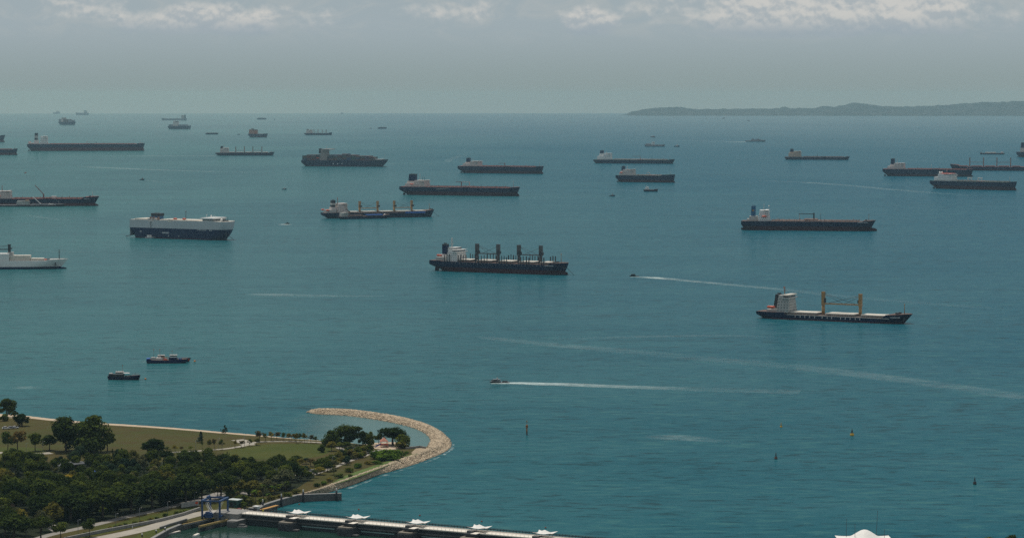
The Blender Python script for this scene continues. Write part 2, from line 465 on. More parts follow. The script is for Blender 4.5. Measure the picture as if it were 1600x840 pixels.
        if wing:
            s.P(MB().box(b - min(5.0, (b - a) * 0.5), b + 0.9, -s.B / 2, s.B / 2, z + th * 0.02, z + th * 0.40).box(b - min(5.0, (b - a) * 0.5), b + 0.3, -s.B / 2 * 0.98, s.B / 2 * 0.98, z + th + 0.15, z + th + 0.42), 'bridge_wing', mat, hs)
        return hs
    def funnel(s, p0, p1, top, mat, cap=DARK, bottom=None, width=0.22, band=None, lean=0.1, casing=None):
        x0, x1 = sorted((s.X(p0), s.X(p1))); w = s.B * width / 2; z0 = (s.zat(x0) if bottom is None else bottom) - 0.2; d = (x1 - x0) * lean
        if casing:
            s.P(MB().box(x0 - 1.0, x1 + 2.0, -w * 1.7, w * 1.7, s.zat(x0) - 0.2, z0 + 0.25), 'engine_casing', casing)
        zc = top - (top - z0) * 0.14
        def pr(a, b, wv, za, zb, ex=0.0):
            f0 = (za - z0) / (top - z0); f1 = (zb - z0) / (top - z0)
            return MB().add([(a + d * f0 - ex, -wv, za), (b + d * 0.3 * f0 + ex, -wv, za), (b + d * 0.3 * f0 + ex, wv, za), (a + d * f0 - ex, wv, za),
                             (a + d * f1 - ex, -wv, zb), (b + d * 0.3 * f1 + ex, -wv, zb), (b + d * 0.3 * f1 + ex, wv, zb), (a + d * f1 - ex, wv, zb)],
                            [(3, 2, 1, 0), (4, 5, 6, 7), (0, 1, 5, 4), (1, 2, 6, 5), (2, 3, 7, 6), (3, 0, 4, 7)])
        f = s.P(pr(x0, x1, w, z0, zc), 'funnel', mat)
        s.P(pr(x0, x1, w * 1.02, zc, top, 0.05), 'funnel_cap', cap, f)
        mb = MB()
        for i in range(3):
            xx = x0 + d + (x1 - x0) * (0.25 + 0.25 * i); mb.cyl((xx, 0, top - 0.1), (xx - 0.3, 0, top + 1.4), 0.45, 0.45, 8)
        s.P(mb, 'exhaust_pipe', DARK, f)
        if band:
            for (fa, fb, bm) in band:
                za, zb = z0 + (top - z0) * fa, z0 + (top - z0) * fb
                s.P(pr(x0, x1, w * 1.03, za, zb, 0.12), 'funnel_band', bm, f)
        return f
    def mast(s, p, top, mat, bottom=None, r=0.45, name='radar_mast', yards=2, y=0.0):
        x = s.X(p); z0 = (s.zat(x) if bottom is None else bottom) - 0.2
        mb = MB().cyl((x, y, z0), (x, y, top), r, r * 0.45, 8)
        for k in range(yards):
            zz = top - (top - z0) * (0.12 + 0.2 * k); hw = (top - z0) * (0.14 + 0.05 * k)
            mb.obox((x, y - hw, zz), (x, y + hw, zz), 0.35, 0.35).obox((x - hw * 0.5, y, zz + 0.5), (x + hw * 0.7, y, zz + 0.5), 0.3, 0.3)
        m = s.P(mb, name, mat)
        if yards: hs_ = min(1.8, (top - z0) * .12); s.P(MB().box(x - hs_ * .15, x + hs_ * .15, y - hs_, y + hs_, top - (top - z0) * 0.12 + 0.2 * hs_, top - (top - z0) * 0.12 + 0.42 * hs_), 'radar_scanner', GREYW, m)
        return m
    def lifeboat(s, p, z, mat=ORANGE, l=7.5):
        x = s.X(p)
        for sd in (-1, 1):
            y = sd * (s.B * 0.43 + 1.2)
            b = s.P(MB().ball((x, y, z), l / 2, 1.35, 1.35, 12, 8), 'lifeboat', mat)
            s.P(MB().obox((x - l * .3, y - sd * 2.0, z - 1.6), (x - l * .3, y + sd * 0.2, z + 1.9), 0.3, 0.3).obox((x + l * .3, y - sd * 2.0, z - 1.6), (x + l * .3, y + sd * 0.2, z + 1.9), 0.3, 0.3), 'davit', WHITE, b)
    def crane(s, p, top, mat, jib_to=None, jib_z=None, w=2.6, cab=True, cables=True, base=None, head=None, jb=None):
        x = s.X(p); z0 = (s.zat(x) if base is None else base) - 0.2
        h = top - z0
        mb = MB().cyl((x, 0, z0), (x, 0, z0 + h * 0.45), w * 0.5, w * 0.46, 12).box(x - w * 0.42, x + w * 0.42, -w * 0.55, w * 0.55, z0 + h * 0.45, top)
        mb.box(x - w * 0.55, x + w * 0.55, -w * 0.3, w * 0.3, top, top + h * 0.05)
        c = s.P(mb, 'crane', mat)
        if head: s.P(MB().box(x - w * 0.46, x + w * 0.46, -w * 0.6, w * 0.6, top - h * 0.32, top - h * 0.1), 'winch_housing', head, c)
        if cab: s.P(MB().box(x - w * 0.2, x + w * 0.95, -w * 0.75, w * 0.1, z0 + h * 0.52, z0 + h * 0.66), 'cab', DARK, c)
        if jib_to is not None:
            xj = s.X(jib_to); zj = jib_z; za = jb if jb is not None else jib_z
            for yy in (-w * 0.42, w * 0.42): 
                jb = s.P(MB().obox((x, yy, za), (xj, yy * 0.6, zj), 0.55, 0.95), 'jib', mat, c)
            if cables: s.P(MB().cyl((x, 0, top - 0.3), (x + (xj - x) * 0.9, 0, zj + 0.5), 0.16, 0.16, 5).cyl((x, 0.5, top - 0.8), (x + (xj - x) * 0.55, 0, zj + 0.5), 0.14, 0.14, 5), 'cable', DARK, c)
        return c
    def hatches(s, spans, h, mat, width=0.62, coam=BROWNDECK, z=None):
        for (p0, p1) in spans:
            x0, x1 = sorted((s.X(p0), s.X(p1))); zz = s.zat((x0 + x1) / 2) - 0.1; w = s.B * width / 2
            hc = s.P(MB().box(x0 + 0.5, x1 - 0.5, -w + 0.3, w - 0.3, zz, zz + h * 0.6), 'hatch_coaming', coam)
            n = max(2, int((x1 - x0) / 7)); 
            for i in range(n):
                a = x0 + (x1 - x0) * i / n; b = x0 + (x1 - x0) * (i + 1) / n
                s.P(MB().box(a + 0.12, b - 0.12, -w, w, zz + h * 0.6 + 0.01, zz + h - 0.06 * (i % 2)), 'hatch_cover', mat, hc)
    def tankdeck(s, p0, p1, mat=PIPE, nv=10, seed=1, crane=None, mast=None, posts=True, h=1.8):
        x0, x1 = sorted((s.X(p0), s.X(p1))); rr = random.Random(seed); B = s.B
        for yy in (-B * 0.06, 0.0, B * 0.06, -B * 0.12):
            xa = x0 + rr.random() * 6; zz = s.D + h * 0.55 + rr.random() * 0.4
            s.P(MB().cyl((xa, yy, zz), (x1 - rr.random() * 10, yy, zz), 0.45, 0.45, 6), 'deck_pipe', mat)
        mb = MB()
        n = max(6, int((x1 - x0) / 9))
        for i in range(n):
            xx = x0 + (i + .5) * (x1 - x0) / n
            mb.box(xx - 0.5, xx + 0.5, -B * 0.16, B * 0.1, s.D - 0.1, s.D + h * 0.5)
        tag(s.P(mb, 'pipe_support', mat), kind='stuff')
        cw = MB().box(x0, x1, B * 0.14, B * 0.14 + 1.5, s.D + h, s.D + h + 0.25)
        for i in range(n): 
            xx = x0 + (i + .5) * (x1 - x0) / n; cw.box(xx - .2, xx + .2, B * 0.14 + .2, B * 0.14 + 0.9, s.D - .1, s.D + h)
        s.P(cw, 'catwalk', mat)
        for i in range(nv):
            xx = x0 + (x1 - x0) * (i + 0.2 + 0.6 * rr.random()) / nv; yy = rr.uniform(-0.42, 0.42) * B; hh = rr.uniform(1.2, 3.2)
            s.P(MB().cyl((xx, yy, s.D - .1), (xx, yy, s.D + hh), 0.28, 0.28, 6).box(xx - .7, xx + .7, yy - .6, yy + .6, s.D + hh, s.D + hh + .5), 'tank_vent', rr.choice([mat, GREYW, s.deckm, REDDECK]))
        xm = (x0 + x1) / 2; mf = MB()
        for k in range(5): mf.cyl((xm - 6 + 3 * k, -B * 0.46, s.D + 1.2), (xm - 6 + 3 * k, B * 0.46, s.D + 1.2), 0.4, 0.4, 6)
        s.P(mf.box(xm - 8, xm + 8, -B * 0.47, -B * 0.40, s.D - .1, s.D + .8), 'manifold', mat)
        if posts:      # rail along the starboard deck edge, with the small white fairleads that show against it
            mb = MB(); k = 0; xx = x0
            while xx < x1:
                _, b = s.pt(xx / s.L + 0.5, s.D); mb.box(xx - .35, xx + .35, -b + .25, -b + .8, s.D - .1, s.D + 1.1); xx += 5.5
            tag(s.P(mb, 'rail_stanchion', GREYW), kind='stuff')
        if crane:
            pc, top, pt_, zt = crane
            s.crane(pc, top, mat if mat is not PIPE else CRANEBR, pt_, zt, 1.7, cab=False, cables=False)
    def rail(s, p0, p1, step=4.0, h=1.1, mat=GREYW):
        x0, x1 = sorted((s.X(p0), s.X(p1))); mb = MB(); xx = x0; prev = {}
        while xx <= x1:
            u = xx / s.L + 0.5; z = s.zd(u)
            for sd in (-1, 1):
                _, b = s.pt(u, z); y = sd * (b - 0.2); mb.box(xx - .06, xx + .06, y - .06, y + .06, z - .05, z + h)
                if sd in prev: mb.obox(prev[sd], (xx, y, z + h), 0.1, 0.1)
                prev[sd] = (xx, y, z + h)
            xx += step
        tag(s.P(mb, 'railing', mat), kind='stuff')
    def marks(s, p0, p1, z, n, h, mat=LETTER, seed=3, name='lettering'):
        """small raised letters too far off to read, on the starboard bow or side"""
        rr = random.Random(seed); x0, x1 = sorted((s.X(p0), s.X(p1)))
        mb = MB()
        for i in range(n):
            xx = x0 + (x1 - x0) * i / n; w = (x1 - x0) / n * rr.uniform(0.45, 0.75)
            for (a, c) in ((xx, xx + w),):
                _, ba = s.pt(max(0.001, (a + s.L / 2) / s.L), z + h / 2); _, bb = s.pt(min(.999, (c + s.L / 2) / s.L), z + h / 2)
                mb.add([(a, -ba - .06, z), (c, -bb - .06, z), (c, -bb - .06, z + h), (a, -ba - .06, z + h)], [(0, 1, 2, 3)])
        tag(s.P(mb, name, mat), kind='stuff')
    def anchor(s, p, z):
        x = s.X(p); _, b = s.pt(min(.995, x / s.L + .5), z)
        s.P(MB().box(x - .5, x + .5, -b - .8, -b + .3, z - 1.6, z + 1.2).box(x - 1.3, x + 1.3, -b - .8, -b - .2, z - 2.2, z - 1.5), 'anchor', DARK)
    def windlass(s, p):
        x = s.X(p); z = s.zat(x) - .1
        s.P(MB().box(x - 1.2, x + 1.2, -s.B * .2, -s.B * .06, z, z + 1.6).box(x - 1.2, x + 1.2, s.B * .06, s.B * .2, z, z + 1.6).cyl((x, -s.B * .22, z + 1.0), (x, s.B * .22, z + 1.0), .7, .7, 8), 'windlass', DARK)
# ------------------------------------------------------------------ far island
def ground_mat(name, cols, scale, rough=0.95, bump=0.0, bscale=1.0):
    m, t, b = newmat(name); q = NT(t); p = q.pos()
    n1 = q.noise(p, scale, 6, 0.62, 0.3); n2 = q.noise(p, scale * 7.3, 5, 0.65)
    c = q.mix(q.ramp(n1, 0.32, 0.68), cols[0], cols[1])
    c = q.mix(q.ramp(n2, 0.40, 0.75, 0, 0.75), c, cols[2])
    q.l(c, b.inputs['Base Color']); b.inputs['Roughness'].default_value = rough; b.inputs['Specular IOR Level'].default_value = 0.15
    if bump: q.l(q.bump(q.noise(p, bscale, 4, 0.6), 1.0, bump), b.inputs['Normal'])
    return m
def build_island():
    prof = [(986, 180.5), (1003, 174.5), (1020, 170.5), (1045, 168.8), (1075, 168.3), (1085, 170), (1110, 171.5), (1150, 170.5), (1200, 170.2), (1243, 169.8), (1249, 166.8), (1256, 169.5),
            (1300, 170), (1317, 166), (1330, 168), (1345, 165), (1365, 161), (1385, 162.5), (1400, 165.3), (1440, 166.3), (1480, 165.6), (1520, 163.3), (1560, 160.3), (1580, 159), (1605, 160), (1650, 158), (1720, 161), (1800, 165), (1900, 172), (1960, 180.5)]
    d0 = 33000.0
    def hgt(px):
        for (a, ya), (b, yb) in zip(prof, prof[1:]):
            if a <= px <= b: return (180.5 - (ya + (yb - ya) * sst(a, b, px))) * d0 / F
        return 0.0
    nx, ny = 420, 26; vs_ = []
    for j in range(ny):
        v = j / (ny - 1)
        for i in range(nx):
            px = 986 + (1960 - 986) * i / (nx - 1); y = d0 + v * 3600.0 + 160 * math.sin(px * 0.021) * (1 - v) + 90 * mnoise.noise((px * .05, 1, 0))
            x = (px - 800) / F * d0 * (1 + 0.02 * v)
            n = mnoise.fractal((x * 0.0011, y * 0.0016, 3.0), 1.0, 2.1, 5)
            env = max(0.0, min(1, v * 9.0)) * (0.36 + 0.64 * sst(0.15, 0.55, v)) * (1 - sst(0.72, 1.0, v))
            h = hgt(px) * env * (1 + 0.30 * n * (1 - sst(.35, .6, v) * .75)) + (16 * mnoise.noise((x * .012, y * .004, 0)) if 0 < v < 1 else 0)
            if v == 0: h = -4.0
            vs_.append((x, y, sea_z(x, y) + max(-4.0, h)))
    fs = [(j * nx + i, j * nx + i + 1, (j + 1) * nx + i + 1, (j + 1) * nx + i) for j in range(ny - 1) for i in range(nx - 1)]
    m = ground_mat('island_forest', ((0.012, 0.034, 0.034), (0.022, 0.046, 0.044), (0.09, 0.11, 0.11)), 0.0016)
    tag(MB().add(vs_, fs, True).build('hills', m), kind='structure')
build_island()

# ------------------------------------------------------------------ land: park point, beach, rock revetment, breakwater
LZ = 3.0
GRASS = ground_mat('grass_dry', ((0.046, 0.056, 0.008), (0.070, 0.058, 0.014), (0.058, 0.038, 0.012)), 0.014, bump=0.25, bscale=0.6)
LAWN = ground_mat('lawn', ((0.052, 0.068, 0.008), (0.072, 0.074, 0.012), (0.040, 0.054, 0.007)), 0.03, bump=0.2, bscale=0.7)
SHADED_SCRUB = ground_mat('shaded_undergrowth', ((0.010, 0.017, 0.005), (0.018, 0.024, 0.007), (0.006, 0.011, 0.003)), 0.06, bump=0.8, bscale=0.4)  # undergrowth with the shade beneath the trees darkened into its colour
SANDM = ground_mat('beach_sand', ((0.46, 0.36, 0.26), (0.54, 0.43, 0.31), (0.36, 0.29, 0.20)), 0.05)
ROCKM = ground_mat('rock_bed', ((0.32, 0.25, 0.17), (0.44, 0.35, 0.24), (0.16, 0.13, 0.09)), 0.12, bump=1.0, bscale=0.55)
PAVE = ground_mat('concrete_pavement', ((0.34, 0.31, 0.26), (0.40, 0.37, 0.31), (0.26, 0.24, 0.20)), 0.08)
ASPH = ground_mat('grey_path', ((0.26, 0.24, 0.21), (0.31, 0.29, 0.26), (0.20, 0.19, 0.17)), 0.08)
CONC = paint('concrete_grey', (0.24, 0.235, 0.22), 0.85, 0.2, 0.0, 0.4)
CONCD = paint('concrete_dark', (0.115, 0.115, 0.11), 0.85, 0.3, 0.0, 0.4)
def pl(pts, z): return [ground(x, y, z) for x, y in pts]
def resample(pts, n):
    d = [0.0]
    for a, b in zip(pts, pts[1:]): d.append(d[-1] + (b - a).length)
    out = []; k = 0
    for i in range(n):
        t = d[-1] * i / (n - 1)
        while k < len(pts) - 2 and d[k + 1] < t: k += 1
        f = (t - d[k]) / max(1e-9, d[k + 1] - d[k]); out.append(pts[k].lerp(pts[k + 1], min(1, f)))
    return out
def smooth(pts, it=2):
    for _ in range(it):
        o = [pts[0]]
        for a, b in zip(pts, pts[1:]): o += [a.lerp(b, .25), a.lerp(b, .75)]
        o.append(pts[-1]); pts = o
    return pts
def strip(rows, jit=0.0, seed=0):
    """quad strip mesh through rows of points (each row resampled alike)"""
    rr = random.Random(seed); n = len(rows[0]); vs_ = []
    for k, r in enumerate(rows):
        for p in r:
            j = jit if 0 < k < len(rows) - 1 else jit * .4
            vs_.append((p.x + rr.uniform(-j, j), p.y + rr.uniform(-j, j), p.z + rr.uniform(-j, j) * .35))
    fs = [(k * n + i, k * n + i + 1, (k + 1) * n + i + 1, (k + 1) * n + i) for k in range(len(rows) - 1) for i in range(n - 1)]
    return MB().add(vs_, fs, True)
def up(o):
    me = o.data
    if me.polygons and sum(p.normal.z * p.area for p in me.polygons) < 0: me.flip_normals()
    return o
beach_top = [(-90, 649), (-40, 651), (0, 652.5), (40, 652), (85, 657.5), (160, 663), (220, 666.5), (290, 671.5), (345, 676.5), (405, 681), (450, 684.5), (500, 688), (560, 693), (600, 696), (645, 697), (668, 698)]
beach_wl = [(-90, 641), (-40, 643.5), (0, 645.5), (30, 647.2), (85, 654), (160, 660.3), (220, 663.7), (290, 669), (345, 674), (405, 679), (450, 684.5), (500, 688.5), (560, 694), (600, 697.5), (645, 698.5), (669, 699.5)]
crest = [(676, 699), (667, 703), (654, 707.5), (638, 712.5), (617, 720), (596, 728), (575, 736), (553, 744), (533, 751), (514, 757.5), (495, 764.5), (478, 770), (463, 773.5)]
outer_wl = [(707, 696.5), (700, 704.5), (690, 710), (665, 720.5), (640, 729), (615, 736), (590, 743), (567, 752), (552, 758), (535, 763.5), (515, 769.5), (492, 774), (466, 778)]
res_edge = [(440, 780), (412, 788.5), (398, 795), (383, 802), (355, 807), (320, 811), (283, 816), (262, 823), (232, 837), (212, 850), (150, 905), (-90, 960)]
bt = smooth(pl(beach_top, LZ), 1); cr = smooth(pl(crest, LZ), 2)
tops = bt + cr + pl(res_edge, LZ) + pl([(-500, 960), (-500, 649)], LZ)
def fill_poly(pts, name, mat, z=None, parent=None):
    bm = bmesh.new(); vsb = [bm.verts.new((p.x, p.y, p.z if z is None else z)) for p in pts]
    es = [bm.edges.new((vsb[i], vsb[(i + 1) % len(vsb)])) for i in range(len(vsb))]
    bmesh.ops.triangle_fill(bm, edges=es, use_beauty=True)
    me = bpy.data.meshes.new(name); bm.to_mesh(me); bm.free(); me.materials.append(mat)
    o = bpy.data.objects.new(name, me); link(o); o.parent = parent
    return up(o)
tag(fill_poly(tops, 'park_ground', GRASS), kind='structure')
N = 160
rows = [resample(bt, N), None, resample(smooth(pl(beach_wl, -0.4), 1), N)]
rows[1] = [a.lerp(b, .45) + Vector((0, 0, .25)) for a, b in zip(rows[0], rows[2])]
tag(up(strip(rows, .35, 3).build('beach', SANDM)), kind='structure')
# rock slope on the seaward side of the point
o_wl = smooth(pl(outer_wl, -0.5), 2)
rows = [resample(cr, N), None, None, resample(o_wl, N)]
rows[1] = [a.lerp(b, .28) + Vector((0, 0, .55)) for a, b in zip(rows[0], rows[3])]; rows[2] = [a.lerp(b, .7) + Vector((0, 0, .1)) for a, b in zip(rows[0], rows[3])]
tag(up(strip(rows, .45, 4).build('rock_slope', ROCKM)), kind='structure')
rev_rows = rows
# curved breakwater closing off the lagoon
inner = [(480, 644.5), (490, 648), (510, 649.5), (535, 650), (560, 653.2), (590, 657.5), (615, 662.3), (640, 668.3), (658, 675), (668, 681.5), (671.5, 688.5), (669, 695), (665, 701), (656, 706)]
outer = [(480, 645.5), (485, 643.2), (494, 641.3), (512, 640.2), (535, 640.7), (560, 642.5), (590, 646.2), (620, 651), (650, 657.4), (675, 666), (692, 676), (703.5, 687), (707, 696.5), (701, 704.5), (690, 710.5)]
ri, ro = resample(smooth(pl(inner, -.5), 2), N), resample(smooth(pl(outer, -.5), 2), N)
rows = []
for f, z in ((0, 0), (.2, 1.3), (.38, 2.15), (.5, 2.3), (.62, 2.2), (.82, 1.2), (1, 0)):
    rows.append([a.lerp(b, f) + Vector((0, 0, z * min(1.0, .25 + i / 14.0) * (1 - .12 * sst(N * .86, N * .97, i)))) for i, (a, b) in enumerate(zip(ri, ro))])
tag(up(strip(rows, .45, 5).build('breakwater', ROCKM)), kind='structure'); brk_rows = rows
def bilin(rows, u, v):
    k = min(len(rows) - 2, int(v * (len(rows) - 1))); f = v * (len(rows) - 1) - k
    n = len(rows[0]); i = min(n - 2, int(u * (n - 1))); g = u * (n - 1) - i
    a = rows[k][i].lerp(rows[k][i + 1], g); b = rows[k + 1][i].lerp(rows[k + 1][i + 1], g); return a.lerp(b, f)
def rocks(rows, count, seed, name, size=(0.25, 0.72), vlo=0.0, vhi=1.0):
    rr = random.Random(seed); mb = MB()
    ico = [(0, 0, -1), (.72, -.53, -.45), (-.28, -.85, -.45), (-.89, 0, -.45), (-.28, .85, -.45), (.72, .53, -.45), (.28, -.85, .45), (-.72, -.53, .45), (-.72, .53, .45), (.28, .85, .45), (.89, 0, .45), (0, 0, 1)]
    fc = [(0, 1, 2), (1, 0, 5), (0, 2, 3), (0, 3, 4), (0, 4, 5), (1, 5, 10), (2, 1, 6), (3, 2, 7), (4, 3, 8), (5, 4, 9), (1, 10, 6), (2, 6, 7), (3, 7, 8), (4, 8, 9), (5, 9, 10), (6, 10, 11), (7, 6, 11), (8, 7, 11), (9, 8, 11), (10, 9, 11)]
    for _ in range(count):
        p = bilin(rows, rr.random(), vlo + (vhi - vlo) * rr.random()); r = rr.uniform(*size); a = rr.uniform(0, 6.28); ca, sa = math.cos(a), math.sin(a)
        sx, sy, sz = r * rr.uniform(.8, 1.4), r * rr.uniform(.7, 1.1), r * rr.uniform(.55, .9)
        vs_ = []
        for (x, y, z) in ico:
            j = rr.uniform(.78, 1.2); x, y, z = x * sx * j, y * sy * j, z * sz * j
            vs_.append((p.x + ca * x - sa * y, p.y + sa * x + ca * y, p.z + z + .1))
        mb.add(vs_, fc)
    m = MATS.get('boulder')
    if not m:
        m, t, b = newmat('boulder'); q = NT(t); MATS['boulder'] = m
        oi = q.n('ShaderNodeNewGeometry'); rnd = oi.outputs['Random Per Island']
        c = q.mix(rnd, (0.24, 0.19, 0.13), (0.66, 0.53, 0.37)); z = q.n('ShaderNodeSeparateXYZ'); q.l(oi.outputs['Position'], z.inputs[0])
        c = q.mix(q.ramp(z.outputs[2], -0.15, 0.42, 0.65, 0.0), c, (0.09, 0.07, 0.048))      # weed and wet rock in the tidal band
        q.l(c, b.inputs['Base Color']); b.inputs['Roughness'].default_value = .95
    tag(mb.build(name, m), 'grey brown boulders along the water edge', 'rocks', kind='stuff')
rocks(rev_rows, 6000, 11, 'slope_boulders'); rocks(brk_rows, 8500, 12, 'breakwater_boulders')

def sheet(pts, w, name, mat, z=LZ + .03, it=2):
    """path of width w (m) along photo points"""
    c = smooth(pl(pts, LZ), it); a, b = [], []
    for i, p in enumerate(c):
        d = (c[min(i + 1, len(c) - 1)] - c[max(i - 1, 0)]); nrm = Vector((-d.y, d.x, 0)).normalized() * w / 2
        a.append(Vector((p.x, p.y, p.z)) + nrm + Vector((0, 0, z - LZ))); b.append(Vector((p.x, p.y, p.z)) - nrm + Vector((0, 0, z - LZ)))
    return tag(up(strip([a, b]).build(name, mat)), kind='structure')
def patch(pts, name, mat, dz=.02, it=1):
    q = pl(pts, LZ); q = smooth(q + [q[0]], it)[:-1]
    for p in q: p.z += dz
    return tag(fill_poly(q, name, mat), kind='structure')
patch([(-90, 728), (60, 722), (120, 719), (230, 721), (300, 722), (350, 723), (430, 727), (475, 732), (496, 742), (480, 752), (455, 768), (400, 775), (345, 773), (312, 780), (262, 790), (240, 795.5), (200, 803), (150, 816), (105, 826), (72, 835), (40, 850), (-90, 860)], 'shaded_undergrowth', SHADED_SCRUB, .02)
patch([(345, 712), (352, 703), (385, 699), (402, 694.5), (440, 692), (500, 693), (520, 699), (512, 709), (480, 716), (440, 718), (400, 716)], 'lawn', LAWN, .02)
patch([(-90, 700), (20, 697), (60, 699), (80, 706), (40, 711), (-90, 718)], 'lawn', LAWN, .02)
patch([(90, 842), (130, 833), (200, 811), (250, 801), (292, 792), (308, 790), (314, 797), (285, 806), (222, 821), (160, 834), (110, 846)], 'lawn', LAWN, .02)
patch([(200, 846), (224, 830), (262, 821), (280, 817), (264, 826), (238, 838), (222, 846)], 'lawn', LAWN, .02)
patch([(536, 744), (560, 735), (585, 727), (610, 718), (640, 710), (655, 706.5), (657, 708), (640, 713.5), (610, 725), (580, 737), (556, 746), (530, 754), (512, 758)], 'lawn', paint('bank_green', (0.075, 0.115, 0.022), .95, .3, 0, .15), .05)
patch([(572, 694), (590, 690.5), (622, 690), (636, 694), (634, 700), (604, 702), (580, 700)], 'playground_sand', SANDM, .04)
patch([(650, 700), (668, 698.6), (675, 700), (668, 704), (657, 708), (640, 709)], 'rocky_flat', ROCKM, .05)
sheet([(-60, 706), (0, 706.5), (30, 708), (52, 709), (80, 707)], 7.0, 'path', PAVE)
sheet([(235, 710), (262, 706.5), (290, 705), (322, 703), (350, 701), (374, 697.5), (388, 694), (396, 690.5), (420, 689), (460, 689), (500, 690.5), (525, 693), (545, 696)], 3.6, 'path', PAVE)
sheet([(370, 686.5), (378, 688), (385, 692), (388, 695)], 8.0, 'path', PAVE)
sheet([(524, 697), (534, 701), (548, 705), (575, 706), (572, 711), (552, 717), (540, 722), (520, 730), (500, 737), (470, 743)], 3.4, 'path', PAVE)
sheet([(575, 706), (600, 702), (640, 699), (655, 697.5)], 4.0, 'path', ASPH)
sheet([(90, 853), (140, 843.5), (180, 836), (220, 827.5), (250, 819.5), (282, 809), (316, 800.5), (345, 797.5), (372, 796.5), (396, 797)], 9.0, 'promenade', PAVE, LZ + .04)
sheet([(40, 848), (75, 835), (105, 829), (150, 819), (200, 806), (240, 798), (262, 792), (300, 783), (326, 774), (345, 769)], 5.0, 'road', ASPH)
sheet([(300, 783), (340, 776), (375, 771.5), (400, 768)], 9.0, 'road', ASPH, LZ + .05)
sheet([(60, 812), (72, 818), (84, 824), (92, 829)], 6.0, 'road', ASPH, LZ + .05)
sheet([(470, 743), (488, 738.5), (500, 733)], 9.0, 'car_park', ASPH, LZ + .06)
# reservoir inside the barrage: flat, green, sheltered
def lagoon():
    m, t, b = newmat('lagoon_water'); q = NT(t); p = q.pos(); sx = q.n('ShaderNodeSeparateXYZ'); q.l(p, sx.inputs[0])
    xa, xb = ground(430, 668, 0).x, ground(560, 668, 0).x
    edge = q.ramp(q.math('ADD', sx.outputs[0], q.math('MULTIPLY', q.noise(q.map(p, (.3, 1, 1)), .03, 4, .6), 30.0)), xa + 15, xb + 15)
    b.inputs['Base Color'].default_value = (.075, .19, .185, 1); b.inputs['Roughness'].default_value = .25; b.inputs['Specular IOR Level'].default_value = .12
    q.l(q.bump(q.noise(q.map(p, (.6, 1, 1)), .4, 3, .6), .5, .3), b.inputs['Normal'])
    mx = q.n('ShaderNodeMixShader'); tr = q.n('ShaderNodeBsdfTransparent'); q.l(q.math('MULTIPLY', edge, .75), mx.inputs[0]); q.l(tr.outputs[0], mx.inputs[1]); q.l(b.outputs[0], mx.inputs[2]); q.l(mx.outputs[0], t.nodes['Material Output'].inputs['Surface'])
    pts = pl([(420, 684), (440, 662), (470, 648), (481, 645), (510, 647), (560, 650), (615, 659), (658, 672), (674, 684), (676, 697), (640, 702), (560, 699), (500, 692)], .06)
    tag(fill_poly(pts, 'lagoon_water', m), kind='structure')
lagoon()
def reservoir():
    m, t, b = newmat('reservoir_water'); q = NT(t); p = q.pos()
    n = q.noise(q.map(p, (.6, 1, 1)), .35, 3, .6)
    q.l(q.bump(n, .5, .35), b.inputs['Normal']); b.inputs['Base Color'].default_value = (.012, .042, .030, 1); b.inputs['Roughness'].default_value = .08; b.inputs['IOR'].default_value = 1.33
    pts = pl([(383, 803), (355, 808), (320, 812), (283, 817), (262, 824), (232, 838), (190, 870), (150, 1000), (1200, 1000), (1100, 870)], .35) + pl([(845, 836)], .35)
    tag(fill_poly(pts, 'reservoir_water', m, .35), kind='structure')
# ------------------------------------------------------------------ trees
def leaf_mat(name, col, var=.35):
    m, t, b = newmat(name); q = NT(t)
    g = q.n('ShaderNodeNewGeometry'); oi = q.n('ShaderNodeObjectInfo')
    lo = tuple(c * (1 - var) for c in col); hi = tuple(c * (1 + var) for c in col)
    c = q.mix(g.outputs['Random Per Island'], lo, hi)
    c = q.mix(1.0, c, q.mix(oi.outputs['Random'], (.72, .78, .85), (1.75, 1.5, 1.15)), 'MULTIPLY')
    n = q.noise(q.obj(), .35, 3, .6)
    c = q.mix(q.ramp(n, .45, .7, 0, .5), c, tuple(x * y for x, y in zip(col, (.5, .62, .6))))
    df = q.n('ShaderNodeBsdfDiffuse'); tr = q.n('ShaderNodeBsdfTranslucent'); mx = q.n('ShaderNodeMixShader'); mx.inputs[0].default_value = .22
    q.l(c, df.inputs[0]); q.l(c, tr.inputs[0]); q.l(df.outputs[0], mx.inputs[1]); q.l(tr.outputs[0], mx.inputs[2])
    t.nodes.remove(b); q.l(mx.outputs[0], t.nodes['Material Output'].inputs['Surface'])
    return m
BARK = paint('bark', (.075, .058, .042), .95, .3, 0, 1.5)
LF = dict(dark=leaf_mat('leaf_dark', (.032, .050, .013)), mid=leaf_mat('leaf_mid', (.068, .094, .020)), olive=leaf_mat('leaf_olive', (.125, .122, .030)), grey=leaf_mat('leaf_greygreen', (.105, .112, .055)),
          bright=leaf_mat('leaf_bright', (.055, .105, .018)), yellow=leaf_mat('leaf_yellow', (.21, .17, .025)), brown=leaf_mat('leaf_brownish', (.092, .075, .030)), blue=leaf_mat('leaf_bluegreen', (.028, .052, .032)))
